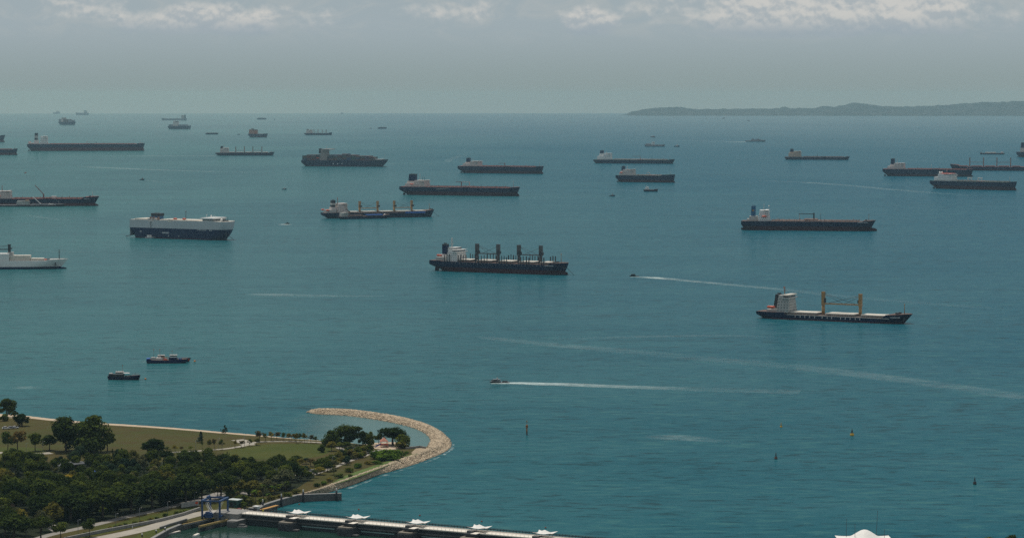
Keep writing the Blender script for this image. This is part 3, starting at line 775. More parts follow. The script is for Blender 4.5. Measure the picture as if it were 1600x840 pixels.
def crown_mesh(rr, w, h, z0, lobes, per, leaf, shape='round'):
    mb = MB(); centers = []
    for i in range(lobes):
        a = rr.uniform(0, 6.283); 
        if shape == 'cone':
            f = (i + .5) / lobes; rad = w / 2 * (1 - f) * .75; cz = z0 + h * f; lr = w * .30 * (1.1 - f * .8)
        else:
            f = rr.random() ** .6; e = rr.uniform(-.35 if shape != 'full' else -.95, 1.0); ce = math.sqrt(max(0, 1 - e * e)); rad = w / 2 * .68 * f * (ce if shape == 'round' else min(1, ce * 1.25)); cz = z0 + h * (.42 + .40 * e * (1 if shape in ('round', 'full') else .75)); lr = w * rr.uniform(.15, .26)
            if shape == 'umbrella': cz = z0 + h * (.55 + .3 * e * e * rr.uniform(.4, 1))
        centers.append((rad * math.cos(a), rad * math.sin(a), cz, lr))
    for (cx, cy, cz, lr) in centers:
        for _ in range(per):
            d = Vector((rr.gauss(0, 1), rr.gauss(0, 1), rr.gauss(0.15, 1))).normalized()
            r = lr * (rr.random() ** .35); p = Vector((cx + d.x * r, cy + d.y * r, cz + d.z * r * .78))
            if p.z < z0 - .4: continue
            nrm = (d + Vector((rr.uniform(-.7, .7), rr.uniform(-.7, .7), rr.uniform(-.2, 1.0)))).normalized()
            a = nrm.orthogonal().normalized(); b = nrm.cross(a); sa = leaf * rr.uniform(.6, 1.3); sb = sa * rr.uniform(.5, .9)
            t = rr.uniform(0, 6.28); a, b = a * math.cos(t) + b * math.sin(t), b * math.cos(t) - a * math.sin(t)
            mb.add([p - a * sa, p - b * sb * .8, p + a * sa, p + b * sb], [(0, 1, 2, 3)])
    return mb, centers
def trunk_mesh(rr, h, r, centers, nb=7):
    mb = MB(); p = Vector((0, 0, -.6)); top = Vector((rr.uniform(-.3, .3), rr.uniform(-.3, .3), h)); k = p.lerp(top, .5) + Vector((rr.uniform(-.2, .2), rr.uniform(-.2, .2), 0))
    mb.cyl(p, k, r, r * .75, 7).cyl(k, top, r * .75, r * .5, 7)
    for c in rr.sample(centers, min(nb, len(centers))):
        q = Vector(c[:3]); s0 = top.lerp(k, rr.uniform(0, .7)); m = s0.lerp(q, .5) + Vector((0, 0, .3)); mb.cyl(s0, m, r * .42, r * .28, 5).cyl(m, q, r * .28, r * .08, 5)
    return mb
PROTO = {}
def proto(key, name, w, h, z0, lobes, per, leaf, mat, shape='round', tr=.35, seed=1, part='crown'):
    rr = random.Random(seed); c, cen = crown_mesh(rr, w, h, z0, lobes, per, leaf, shape)
    cm = c.mesh(part, mat); tm = trunk_mesh(rr, z0 + h * .35, tr, cen).mesh('trunk', BARK)
    PROTO[key] = (name, part, cm, tm)
for i in range(3):
    proto('rain%d' % i, 'rain_tree', 14, 8.5, 4.0, 20, 120, .62, LF['dark'], 'umbrella', .45, 10 + i)
    proto('broad%d' % i, 'broadleaf_tree', 10.5, 8.0, 3.2, 17, 110, .55, LF[('mid', 'dark', 'blue')[i]], 'round', .34, 20 + i)
    proto('olive%d' % i, 'broadleaf_tree', 9, 6.6, 2.8, 15, 100, .5, LF[('olive', 'grey', 'mid')[i]], 'round', .28, 30 + i)
    proto('small%d' % i, 'young_tree', 5.0, 4.2, 2.2, 11, 34, .34, LF[('mid', 'olive', 'brown')[i]], 'round', .16, 40 + i)
proto('dense0', 'dense_tree', 12, 11, 3.4, 26, 150, .5, LF['dark'], 'round', .5, 50); proto('dense1', 'dense_tree', 12, 11, 3.2, 26, 150, .5, LF['mid'], 'round', .5, 51)
proto('full0', 'rounded_tree', 9, 9, .6, 24, 130, .46, LF['dark'], 'full', .35, 55); proto('full1', 'rounded_tree', 10, 8, .8, 24, 130, .46, LF['mid'], 'full', .35, 56)
proto('cone0', 'conifer_tree', 6, 8.5, .8, 14, 90, .36, LF['blue'], 'cone', .22, 60); proto('cone1', 'conifer_tree', 4.4, 9.5, 1.0, 14, 80, .34, LF['dark'], 'cone', .2, 61)
proto('bush0', 'shrub', 5, 2.8, .1, 11, 80, .34, LF['bright'], 'round', .12, 70, 'foliage'); proto('bush1', 'shrub', 4, 2.2, .1, 9, 70, .3, LF['mid'], 'round', .1, 71, 'foliage'); proto('bush2', 'shrub', 4, 2.4, .1, 9, 70, .3, LF['olive'], 'round', .1, 72, 'foliage')
proto('yellow0', 'flowering_tree', 6, 4.4, 2.2, 11, 80, .4, LF['yellow'], 'round', .18, 80)
def palm_proto(seed):
    rr = random.Random(seed); mb = MB(); H_ = 6.0
    for k in range(15):
        a = k * 2.4 + rr.uniform(-.2, .2); e = rr.uniform(.2, .95); L_ = rr.uniform(2.8, 3.8); prev = None
        for i in range(7):
            t = i / 6; r = L_ * t * math.cos(e * (1 - .4 * t)); z = H_ + L_ * (math.sin(e) * t - 1.15 * t * t * .55); w = .42 * math.sin(math.pi * min(.97, t + .08)) + .03
            c = Vector((r * math.cos(a), r * math.sin(a), z)); s_ = Vector((-math.sin(a), math.cos(a), -.25)) * w
            if prev: mb.add([prev[0], prev[1], c + Vector((0, 0, 0)), c - s_], [(0, 1, 2, 3)]); mb.add([prev[1], prev[2], c + Vector((s_.x, s_.y, -.25 * w * -1 * -1)) * 1, c], [(0, 1, 2, 3)])
            prev = (c - s_, c, c + Vector((s_.x, s_.y, s_.z)))
    tm = MB().cyl((0, 0, -.5), (.25, 0, 3), .2, .16, 7).cyl((.25, 0, 3), (.1, .1, H_), .16, .13, 7)
    PROTO['palm%d' % seed] = ('palm_tree', 'frond_crown', mb.mesh('frond_crown', LF['bright' if seed else 'mid']), tm.mesh('trunk', BARK))
palm_proto(0); palm_proto(1)
TR = random.Random(77)
def tree(key, px, py, label, group=None, height=None, width=None, z=LZ, pt=None, cat='tree'):
    name, part, cm, tm = PROTO[key]
    p = pt or ground(px, py, z)
    bb = [v.co for v in cm.vertices]; th = max(v.z for v in bb); tw = max(v.x for v in bb) - min(v.x for v in bb)
    sz = (height / th) if height else TR.uniform(.85, 1.15); sw = (width / tw) if width else sz * TR.uniform(.92, 1.1)
    r = thing(name, label, 'shrub' if name == 'shrub' else cat, p, TR.uniform(0, 6.28), group); r.scale = (sw, sw, sz)
    for nm, me in ((part, cm), ('trunk' if name != 'shrub' else 'stem', tm)):
        o = bpy.data.objects.new(nm, me); link(o); o.parent = r
    return r
def mpx(y): return (H - LZ) / (y - 146.0)     # metres per photo pixel at that ground row
def treepx(key, px, base, top, wpx, label, group=None, cat='tree'):
    s = mpx(base); return tree(key, px, base, label, group, height=(base - top) * s * 1.05, width=wpx * s * 1.18 if wpx else None, cat=cat)
KIND = dict(rain='dark umbrella crowned tree', broad0='mid green round crowned tree', broad1='dark green round crowned tree', broad2='bluish green round crowned tree', olive0='olive crowned tree', olive1='grey green tree', olive2='light green round tree', small0='slim young green tree', small1='slim young olive tree', small2='slim young brownish tree', bush0='bright green shrub', bush1='mid green shrub', bush2='olive shrub', cone='narrow dark conifer', dense0='tall dark full crowned tree', dense1='tall green full crowned tree', palm='palm with arching fronds', full='rounded dark tree', yellow='yellow flowering tree')
def kind(key): return KIND.get(key) or KIND[key[:-1]]
def ktree(key, x, y, t, w, where): treepx(key, x, y, t, w, kind(key) + ' ' + where, kind(key) + 's ' + where)
# single trees one can point to
treepx('full0', 10, 649, 622.5, 26, 'rounded dark tree standing alone on the beach edge')
treepx('bush1', 24, 649, 641, 8, 'small shrub on the sand beside a rounded beach tree')
treepx('full0', 34, 665, 646, 22, 'dark spreading tree on the dry grass behind parked cars')
treepx('bush1', 6, 657, 646, 14, 'low dark bush on the grass below the rounded beach tree')
treepx('full0', 103, 705, 650.5, 46, 'large dark tree on the dry field beside its broader sunlit twin')
treepx('full1', 141, 706, 649.5, 54, 'largest tree of the dry field, broad sunlit green crown')
treepx('broad0', 168, 704, 674, 24, 'mid green tree leaning out from the largest field tree')
treepx('olive2', 12, 706, 674, 24, 'thin crowned park tree with bare trunk beside the pale path, leaning crown', None)
treepx('small2', 28, 707, 673, 26, 'reddish olive tree with forked trunk beside the pale path')
treepx('broad0', 55, 704, 676, 20, 'flat topped green tree with forked trunk beyond the pale path')
treepx('broad1', 77, 703, 679, 24, 'dark flat crowned tree next to the twin crowned field tree')
treepx('full0', 240, 709, 685, 30, 'dark round tree at the edge of the dry field by the path')
treepx('broad0', 230, 709, 690, 18, 'mid green tree hugging a dark round tree by the path')
treepx('cone0', 314, 691, 673.5, 10, 'solitary dark conifer on the dry grass')
treepx('cone0', 351.5, 676.5, 663.5, 8, 'small conifer standing on the beach sand')
treepx('small0', 297, 703.5, 696, 11, 'low round tree on the path edge near the woodland')
PT = 'small tree with thin trunk lining the park path'
for k, (x, b, t, w) in enumerate([(262, 706, 697, 11), (274, 705.5, 695, 10), (283, 705, 697, 7), (316, 700, 688, 5), (327, 702, 686, 9), (335, 701.5, 685, 8), (347, 701.5, 685.5, 10), (367, 698.5, 687, 7), (377, 698.5, 688, 11), (390, 697, 685, 9), (401, 695, 684, 12),
     (405, 690, 673, 14), (415, 689, 676, 9), (424, 688, 674, 10), (433, 687.5, 674.5, 12), (442, 688, 675, 10), (452, 688.5, 676, 10), (461, 689, 677, 10), (468, 689, 676, 10), (476, 691, 676, 8), (486, 692, 679, 9), (494, 692, 681, 9), (463, 692, 676, 9)]):
    treepx('small%d' % (k % 3), x, b, t, w, PT, 'small trees lining the park path')
for (x, b, t, w, k) in ((545, 694, 663.5, 44, 'dense0'), (614, 695, 667.5, 42, 'dense0')):
    treepx(k, x, b, t, w, 'umbrella crowned tree by the lagoon ' + ('beside the playground' if x > 600 else 'west of the round topped one'))
treepx('full1', 519, 696, 671.5, 32, 'dark spreading tree at the lawn end of the lagoon grove'); treepx('full0', 547, 696, 673, 22, 'round topped dense dark tree in the middle of the lagoon grove')
treepx('full0', 566, 696, 673, 16, 'narrow dark tree between the round topped tree and pale shrubs'); treepx('full1', 578, 696, 674, 14, 'grey green tree with pale flowers in the lagoon grove'); treepx('olive2', 592, 694, 676, 14, 'olive tree just behind the playground slide')
treepx('full1', 630, 699, 678, 22, 'dark tree overhanging the playground edge by the lagoon wall'); treepx('bush2', 627, 700, 688, 20, 'grey green shrub under the tree at the lagoon wall')
treepx('bush1', 502, 706, 693.5, 11, 'dark round shrub alone at the lawn corner')
for k, (x, b, t, w) in enumerate([(518, 704, 689, 16), (530, 701, 690, 16), (542, 699, 690, 16), (553, 706, 693, 18), (566, 708, 695, 18), (577, 707, 694, 15), (560, 712, 700, 14), (548, 716, 703, 12), (537, 714, 704, 14), (528, 718, 706, 16), (517, 724, 709, 18), (507, 728, 714, 18), (522, 730, 718, 14), (534, 725, 712, 12), (512, 736, 722, 16), (497, 732, 716, 14), (486, 728, 716, 16), (478, 724, 715, 14), (500, 741, 729, 18), (490, 746, 733, 14), (480, 750, 735, 18), (522, 741, 730, 12), (468, 730, 716, 18), (463, 722, 711, 16)]):
    ktree(('olive%d' % (k // 3 % 3), 'small%d' % (k // 3 % 3), 'broad%d' % (k // 3 % 3))[k % 3], x, b, t, w, 'scattered between the winding paths of the point')
for k, (x, b, w, t) in enumerate([(588, 716, 24, 704), (602, 716, 26, 701.5), (615, 714, 24, 702.5), (596, 719, 22, 709), (610, 718, 22, 708)]):
    treepx('bush0', x, b, t, w, 'bright green bush of the hedge on the rocky point', 'bright hedge bushes on the rocky point')
for k, (x, b, w, t) in enumerate([(560, 730, 14, 723), (545, 737, 12, 730), (575, 725, 12, 719), (588, 724, 14, 719), (530, 746, 12, 739), (515, 752, 10, 745), (505, 757, 10, 751), (495, 760, 9, 754), (620, 712, 10, 708), (635, 708, 8, 704.5), (548, 744, 9, 740)]):
    treepx('bush%d' % (k % 3), x, b, t, w, 'low scrub bush above the rock slope of the point', 'scrub bushes above the rock slope')
for k, (x, b, w, t) in enumerate([(412, 779, 16, 757), (428, 775, 14, 758), (440, 773, 15, 756), (399, 781, 14, 765), (449, 769, 12, 752), (420, 782, 12, 770)]):
    treepx('palm%d' % (k % 2), x, b, t, w, 'palm with arching fronds behind the quay wall', 'palms behind the quay wall')
for k, (x, b, w, t) in enumerate([(378, 788, 20, 772), (392, 789, 16, 776), (408, 786, 14, 777), (424, 780, 14, 773), (450, 776, 14, 768), (462, 770, 16, 763), (380, 792, 12, 783), (437, 777, 10, 772)]):
    treepx('bush%d' % (1 + k % 2), x, b, t, w, 'overgrown bush along the top of the quay', 'bushes along the top of the quay')
for k, (x, b, t, w) in enumerate([(340, 775, 756, 18), (358, 774, 755, 20), (375, 772, 749, 24), (396, 773, 750, 24), (418, 771, 748, 26), (446, 764, 733, 34)]):
    treepx('olive%d' % (0 if k < 4 else 1), x, b, t, w, 'rounded olive grey tree along the road behind the kiosk', 'rounded olive trees along the road behind the kiosk')
for k, (x, b, t, w) in enumerate([(238, 793, 747, 56), (291, 788, 740, 60), (315, 783, 745, 48), (262, 786, 750, 46), (345, 778, 738, 50)]):
    treepx('rain%d' % (k % 3), x, b, t, w, 'tall dark rain tree with clear trunk lining the lawn road', 'rain trees lining the lawn road')
for k, (x, b, t, w) in enumerate([(95, 841, 815, 24), (140, 838, 809, 20), (64, 842, 806, 44), (22, 850, 802, 60), (110, 812, 769, 76), (160, 808, 762, 74), (205, 800, 755, 70), (60, 815, 773, 60), (8, 836, 790, 46)]):
    treepx('rain%d' % (k % 3) if k > 1 else 'olive2', x, b, t, w, 'broad dark umbrella tree over the road bend by the lower lawn' if k > 1 else 'slim tree with open crown on the lower lawn', 'umbrella trees over the road bend' if k > 1 else 'slim lawn trees')
for (x, b, t, w) in ((90, 752, 741, 10), (107, 757, 741, 16), (70, 768, 758, 14), (167, 739, 729, 12), (118, 752, 742, 10)):
    treepx('yellow0', x, b, t, w, 'yellow flowering tree amid the dark woodland', 'yellow flowering trees of the woodland')
for (x, b, t, w) in ((176, 727, 701, 7), (190, 727, 700, 9), (183, 730, 706, 7), (355, 722, 705, 5), (358, 722, 707, 4)):
    treepx('cone1', x, b, t, w, 'dark slim columnar conifer rising from the woodland', 'columnar conifers of the woodland')
rq = random.Random(15)
for k in range(46):
    t = rq.random(); x = 470 + 105 * t + rq.uniform(-12, 12); y = 744 - 38 * t + rq.uniform(-7, 6)
    if 690 < y < 752: ktree(rq.choice(['olive0', 'olive2', 'broad0', 'bush1', 'bush2', 'small1', 'olive1', 'broad2']), x, y, y - rq.uniform(7, 13), rq.uniform(9, 15), 'scattered between the winding paths of the point')
for k in range(34):
    t = rq.random(); x = 355 + 95 * t; y = 772 - 10 * t + rq.uniform(-4, 8)
    ktree(rq.choice(['bush1', 'bush2', 'olive1', 'small1', 'palm0', 'bush0']), x, y, y - rq.uniform(6, 11), rq.uniform(8, 13), 'in the thicket behind the quay and kiosk')
for k in range(52):
    t = rq.random(); x = 60 + 250 * t; y = 822 - 40 * t + rq.uniform(-14, -3)
    ktree(rq.choice(['bush1', 'broad2', 'broad1', 'olive2']), x, y, y - rq.uniform(11, 20), rq.uniform(18, 27), 'beneath the umbrella trees by the lawn road')
# the dense woodland
def in_poly(x, y, P):
    c = False
    for (ax, ay), (bx, by) in zip(P, P[1:] + P[:1]):
        if (ay > y) != (by > y) and x < (bx - ax) * (y - ay) / (by - ay) + ax: c = not c
    return c
def woodland():
    P = [(-45, 733), (60, 728), (120, 723), (200, 725), (300, 726), (400, 731), (462, 737), (482, 746), (462, 757), (430, 764), (345, 766), (310, 774), (240, 786), (160, 800), (110, 812), (60, 836), (-45, 845)]
    W = [(p.x, p.y) for p in pl(P, LZ)]; x0, x1 = min(p[0] for p in W), max(p[0] for p in W); y0, y1 = min(p[1] for p in W), max(p[1] for p in W)
    rr = random.Random(31); done = []; tries = 0
    keep = [ground(x, y, LZ) for x, y in ((142, 746), (30, 775), (75, 815))]
    while len(done) < 280 and tries < 9000:
        tries += 1; x, y = rr.uniform(x0, x1), rr.uniform(y0, y1)
        if not in_poly(x, y, W) or any((x - a) ** 2 + (y - b) ** 2 < (r + 2.0) ** 2 for a, b, r in done): continue
        if any((x - k.x) ** 2 + (y - k.y) ** 2 < 10 ** 2 for k in keep): continue
        n = mnoise.noise((x * .02, y * .012, 5)); f = rr.random()
        if n > .15: key, r = ('broad%d' % rr.choice((0, 1, 2)), 3.9)
        elif n > -.1: key, r = (rr.choice(['olive0', 'olive2', 'broad0', 'olive1']), 3.4)
        else: key, r = (rr.choice(['rain0', 'rain1', 'rain2', 'broad1', 'dense1']), 4.6)
        if f < .12: key, r = rr.choice(['small0', 'small1', 'bush2', 'cone1']), 2.2
        z = 3.0 + sea_z(x, y); nm = PROTO[key][0]
        py = 420 + F * math.tan(math.atan2(H - z, math.hypot(x, y)) - PITCH)
        where = 'at the dry field edge of the woodland' if py < 730 else ('in the woodland strip above the lawn road' if py > 778 else 'deep inside the dense park woodland')
        tr_ = tree(key, 0, 0, kind(key) + ' ' + where, kind(key) + 's ' + where, pt=Vector((x, y, z))); k_ = .60 + .32 * sst(735, 800, py) + rr.uniform(-.10, .22); tr_.scale = [v * k_ for v in tr_.scale]
        done.append((x, y, r))
woodland()
# ------------------------------------------------------------------ barrage, quay, hoist
reservoir()
BA = ground(382, 801, 5.6); BB = ground(845, 840.0, 5.6)
b_ang = math.atan2(BB.y - BA.y, BB.x - BA.x); b_len = (BB - BA).length
WALK = paint('walkway_pale', (.78, .72, .62), .8, .08, 0, .3)
GATE = paint('gate_steel', (.030, .038, .042), .5, .3, .2)
TENT = paint('tent_membrane', (.78, .76, .71), .6, .05, 0, .5)
BLUEST = paint('gantry_blue', (.022, .065, .17), .45, .2, .1)
PIERM = paint('pier_concrete', (.050, .054, .058), .85, .35, 0, .5)
def barrage():
    r = thing('barrage', 'long low concrete barrage with dark steel gates, pale walkway and rounded piers', 'dam', (BA.x, BA.y, 0), b_ang)
    fr = [(458 - 382) / 463.0, (550 - 382) / 463.0, (645 - 382) / 463.0, (742 - 382) / 463.0, 1.0, 1 + 103 / 463.0, 1 + 208 / 463.]
    # positions of the piers along the axis, solved from where the axis crosses each tent's column
    xs = []
    for px in (456, 549, 644, 741, 844, 948, 1056):
        lo, hi = 0.0, 420.0
        for _ in range(50):
            md = (lo + hi) / 2; wx = BA.x + math.cos(b_ang) * md; wy = BA.y + math.sin(b_ang) * md
            if 800 + F * wx / wy < px: lo = md
            else: hi = md
        xs.append(lo)
    z1 = 5.5; edges = [-6.0] + xs
    MB().box(-14, -1.0, -4.5, 9, -1, z1 + .02).build('abutment', CONC, r)
    for i, (a, b) in enumerate(zip(edges, edges[1:])):
        MB().box(a + .06, b - .06, 4.96, 8.6, z1 - 1.2, z1 - .05).build('road_deck', ASPH, r)
        w = MB().box(a + (3.4 if i else 5.2), b - 2.2, -1.4, 4.9, z1 - .38, z1 + .12).build('walkway_slab', WALK, r)
        MB().box(a + 3.4, b - 2.4, -.9, -.2, .0, z1 - .45).build('gate_panel', GATE, r)
        MB().box(a + 3.4, b - 2.4, -1.5, -.95, 2.9, 3.5).build('gate_beam', CONCD, r)
        if i: MB().obox((a + 5, -1.0, 1.9), (b - 9, -1.0, 1.9), .3, .5).build('gate_pipe', paint('pipe_pale_green', (.22, .34, .32), .5, .1), r)
        rail = MB(); x = a + .5
        while x < b:
            rail.box(x - .08, x + .08, 8.45, 8.6, z1 - .05, z1 + 1.0); x += 1.6
        rail.box(a, b, 8.42, 8.62, z1 + .95, z1 + 1.08).box(a, b, 8.44, 8.58, z1 + .3, z1 + .7)
        tag(rail.build('railing', DARK, r), kind='stuff')
        rail = MB(); x = a + 5.5
        while x < b - 2: rail.box(x - .05, x + .05, -1.55, -1.45, z1 + .1, z1 + 1.1); x += 2.0
        rail.box(a + 5, b - 2.2, -1.55, -1.45, z1 + 1.05, z1 + 1.12); tag(rail.build('railing', WALK, r), kind='stuff')
    for x in xs:
        # rounded nose pier standing out toward the reservoir, stepped top
        pts = [(x - 4.2, 4), (x - 4.2, -6.5), (x - 3.6, -7.6), (x - 2.2, -8.3), (x + 1.6, -8.3), (x + 3.0, -7.6), (x + 3.6, -6.5), (x + 3.6, 4)]
        p = MB().prism(pts, -2.0, 3.6).build('pier', PIERM, r)
        MB().prism([(x - 3.8, -2.4), (x - 3.8, -6.9), (x - 2.6, -7.8), (x + 2.0, -7.8), (x + 3.2, -6.9), (x + 3.2, -2.4)], 3.61, 4.2).build('pier_cap', paint('pier_cap', (.20, .18, .145), .85, .2), r)
        MB().box(x + 3.61, x + 6.6, -7.4, -5.2, .7, 1.15).box(x + 4.0, x + 6.4, -7.0, -5.6, .0, .7).build('pier_ledge', CONCD, p)
        MB().box(x - 2.8, x + 3.3, -4.9, 4.88, 4.6, z1 + .16).build('platform', PIERM, r); MB().box(x + .3, x + 3.3, -4.9, 4.88, z1 + .17, z1 + .25).build('platform_paving', WALK, r)
        MB().box(x - 2.3, x + .2, -3.2, -1.0, z1 + .17, z1 + 1.2).build('bench_block', CONCD, r)
        mb = MB()
        for k in range(4): mb.cyl((x - 4.1 + k * 2.3, -8.22 if 0 < k < 3 else -6.8, 0), (x - 4.1 + k * 2.3, -8.22 if 0 < k < 3 else -6.8, 3.4), .22, .22, 6)
        tag(mb.build('fender_strip', DARK, p), kind='stuff')
    # tents, each a thing of its own
    for i, x in enumerate(xs[:5]):
        c = Vector((BA.x + math.cos(b_ang) * (x + .8) - math.sin(b_ang) * 3.2, BA.y + math.sin(b_ang) * (x + .8) + math.cos(b_ang) * 3.2, 0))
        t = thing('tent_canopy', ('white peaked tent canopy on the barrage, ' + ('next to the quay end', 'second pier from the quay', 'third pier from the quay', 'fourth pier from the quay', 'fifth pier from the quay')[i]), 'tent', (c.x, c.y, z1), b_ang)
        n = 14; W2, D2 = 4.7, 3.6; vs_ = []
        for j in range(n + 1):
            for k in range(n + 1):
                u, v = -1 + 2 * k / n, -1 + 2 * j / n
                ed = max(abs(u), abs(v)); inset = 1 - .20 * (1 - min(abs(u), abs(v)) ** 2) * ed
                h = 1.75 + 1.35 * max(0, 1 - (abs(u) ** 1.15 + abs(v) ** 1.15) / 1.25) ** 1.7 + .75 * (abs(u * v)) ** 1.6 + .18 * (1 - ed)
                vs_.append((u * W2 * inset, v * D2 * inset, h))
        fs = [(j * (n + 1) + k, j * (n + 1) + k + 1, (j + 1) * (n + 1) + k + 1, (j + 1) * (n + 1) + k) for j in range(n) for k in range(n)]
        MB().add(vs_, fs, True).build('canopy', TENT, t)
        for sx in (-1, 1):
            for sy in (-1, 1): MB().cyl((sx * 2.6, sy * 2.2, 0), (sx * 2.9, sy * 2.4, 1.95), .11, .11, 6).build('pole', GREYW, t)
    return xs
bar_x = barrage()
# quay wall and its end arm
def wall_line(pts, name, label, cat, top, bot, th, mat, z, group=None):
    q = pl(pts, z); r = thing(name, label, cat, (q[0].x, q[0].y, 0)); 
    for a, b in zip(q, q[1:]):
        d = (b - a).normalized(); s_ = Vector((-d.y, d.x, 0)) * th / 2; o = Vector((q[0].x, q[0].y, 0))
        mb = MB(); P = [a - s_ - o, b - s_ - o, b + s_ - o, a + s_ - o]
        mb.prism([(p.x, p.y) for p in P], bot, top - .35); mb.build('wall_panel', mat, r)
        mb = MB(); s2 = s_ * 1.18; P = [a - s2 - o, b - s2 - o, b + s2 - o, a + s2 - o]; mb.prism([(p.x, p.y) for p in P], top - .34, top).build('coping', CONC, r)
    return r
wall_line([(398, 796), (412, 787.5), (426, 783), (440, 778.8), (463, 772.8), (474, 771.8), (500, 770.8), (520, 770.2), (533.5, 769.8)], 'quay_wall', 'long concrete quay wall with an arm reaching into the water before the rocks', 'wall', 3.4, -2.0, 1.6, CONCD, 3.4)
for k, (px, py) in enumerate(((411, 788), (440, 779.5), (474, 772.5), (526, 770.5))):
    p = ground(px, py, 3.4); n = thing('navigation_post', 'dark fender post with white lamp cap on the quay wall', 'post', (p.x, p.y - .9, 3.4), 0, 'lamp capped posts on the quay wall')
    MB().cyl((0, -.4, -3.2), (0, -.4, 1.5), .55, .5, 10).build('fender_pile', DARK, n); MB().cyl((0, -.4, 1.5), (0, -.4, 2.3), .28, .22, 8).build('lamp_post', WHITE, n); MB().ball((0, -.4, 2.5), .32).build('lamp', LETTER, n)
# jetty with orange rail
q = pl([(405, 796), (433, 788.3)], 3.0); j = thing('jetty', 'narrow jetty on piles with an orange deck edge beside the white kiosk', 'jetty', (q[0].x, q[0].y, 0)); d = q[1] - q[0]
MB().obox((0, 0, 2.7), (d.x, d.y, 2.7), 1.8, .35).build('deck', paint('jetty_orange', (.46, .24, .06), .6, .15), j)
for t in (.2, .5, .8, .98): MB().cyl((d.x * t, d.y * t - .4, -2), (d.x * t, d.y * t - .4, 2.5), .3, .3, 7).build('pile', CONCD, j)
MB().obox((d.x * .3, d.y * .3 - .4, 1.0), (d.x * .98, d.y * .98 - .4, 1.0), .4, .5).build('brace_beam', CONCD, j)
def kiosk(px, py, label, w, dp, h, mat, roofm, z=LZ):
    p = ground(px, py, z); r = thing('kiosk', label, 'kiosk', (p.x, p.y, p.z), b_ang)
    MB().box(-w / 2, w / 2, -dp / 2, dp / 2, -.2, h).build('wall', mat, r); MB().box(-w / 2 - .4, w / 2 + .4, -dp / 2 - .4, dp / 2 + .4, h, h + .25).build('roof', roofm, r)
    MB().box(-w * .3, w * .1, -dp / 2 - .05, -dp / 2, 0, h * .75).build('door', DARK, r); MB().box(w * .18, w * .4, -dp / 2 - .05, -dp / 2, h * .4, h * .75).build('window', GLASS, r)
kiosk(401, 799, 'small white kiosk at the landward end of the barrage', 2.2, 2.2, 2.6, WHITE, WHITE); kiosk(393, 799.5, 'dark square machine cabin at the landward end of the barrage', 2.0, 2.0, 1.9, DARK, CONC)
kiosk(367, 791, 'green kiosk with pale roof under an overgrown bush', 5.2, 4.0, 3.4, paint('kiosk_green', (.03, .085, .07), .6, .2), paint('kiosk_roof', (.50, .55, .52), .6, .1))
p = ground(374, 795, LZ); c = thing('rowing_boat', 'small red boat laid upside down near the green kiosk', 'boat', p, b_ang + .1); MB().ball((0, 0, .15), 1.5, .6, .5, 12, 8).build('hull', paint('boat_red', (.22, .03, .03), .5, .2), c); MB().box(-1.2, 1.2, -.05, .05, .55, .72).build('keel', DARK, c)
# blue travelling boat hoist
def hoist():
    A, B_ = ground(316, 810.5, LZ), ground(343.5, 811.5, LZ); d = B_ - A; L_ = d.length; ang = math.atan2(d.y, d.x)
    r = thing('boat_hoist', 'blue travelling boat hoist with hanging white slings on the lock apron', 'hoist', (A.x, A.y, LZ), ang); dep = 11.5; hh = 8.2
    for x in (0, L_):
        for y in (0, dep):
            lg = MB().box(x - .38, x + .38, y - .38, y + .38, .8, hh).build('leg', BLUEST, r)
            MB().cyl((x - .3, y, .55), (x + .3, y, .55), .62, .62, 12).build('wheel', DARK, lg)
        MB().box(x - .34, x + .34, .42, dep - .42, 1.1, 1.7).build('lower_beam', BLUEST, r); MB().box(x - .42, x + .42, -.6, dep + .6, hh, hh + .75).build('top_beam', BLUEST, r)
    MB().box(.45, L_ - .45, dep - .35, dep + .35, hh + .02, hh + .7).build('cross_beam', BLUEST, r); MB().box(.45, L_ - .45, -.35, .35, hh + .02, hh + .6).build('cross_beam', BLUEST, r)
    MB().obox((.1, dep - 1, hh + 1.1), (.2, dep - 5, hh + 1.1), .7, .7).build('winch', BLUEST, r)
    for y in (2.6, 4.2, 5.0, 6.8):
        mb = MB(); pr = None
        for k in range(13):
            t = k / 12; p = (L_ * (.08 + .84 * t), y, hh - 1.0 - 4.6 * math.sin(math.pi * t) ** .8)
            if pr: mb.obox(pr, p, .3, .08)
            pr = p
        mb.build('sling', TENT, r)
    MB().box(.5, 4.4, .6, 3.4, .5, 2.4).box(1.2, 2.4, .9, 3.0, 2.4, 3.2).box(3.0, 4.0, 1.0, 2.8, 2.4, 2.9).build('power_pack', BLUEST, r)
hoist()
# lock walls and timber fenders with yellow edges
EDGE = paint('edge_yellow', (.36, .26, .09), .7, .2)
for k, (a, b, lab) in enumerate((((285, 819), (329, 809.5), 'concrete fender wall with yellow coping, on the shore side of the lock'), ((311.5, 821.5), (356, 811), 'concrete fender wall with yellow coping, on the reservoir side of the lock'))):
    P, Q = ground(*a, 2.8), ground(*b, 2.8); d = Q - P; r = thing('lock_wall', lab, 'wall', (P.x, P.y, 0))
    MB().obox((0, 0, 2.5), (d.x, d.y, 2.5), 1.2, .7).build('coping', EDGE if k else CONC, r); MB().obox((0, -.3, 2.95), (d.x, d.y - .3, 2.95), .6, .18).build('coping_edge', EDGE, r)
    for t in range(5):
        f = t / 4; MB().box(d.x * f - .45, d.x * f + .45, d.y * f - .75, d.y * f + .45, -2, 2.2).build('pile', CONCD, r)
        if t < 4: MB().obox((d.x * f + .4, d.y * f, .6), (d.x * (f + .25) - .4, d.y * (f + .25), .6), .5, 3.0).build('infill_panel', GATE if (t + k) % 2 else CONCD, r)
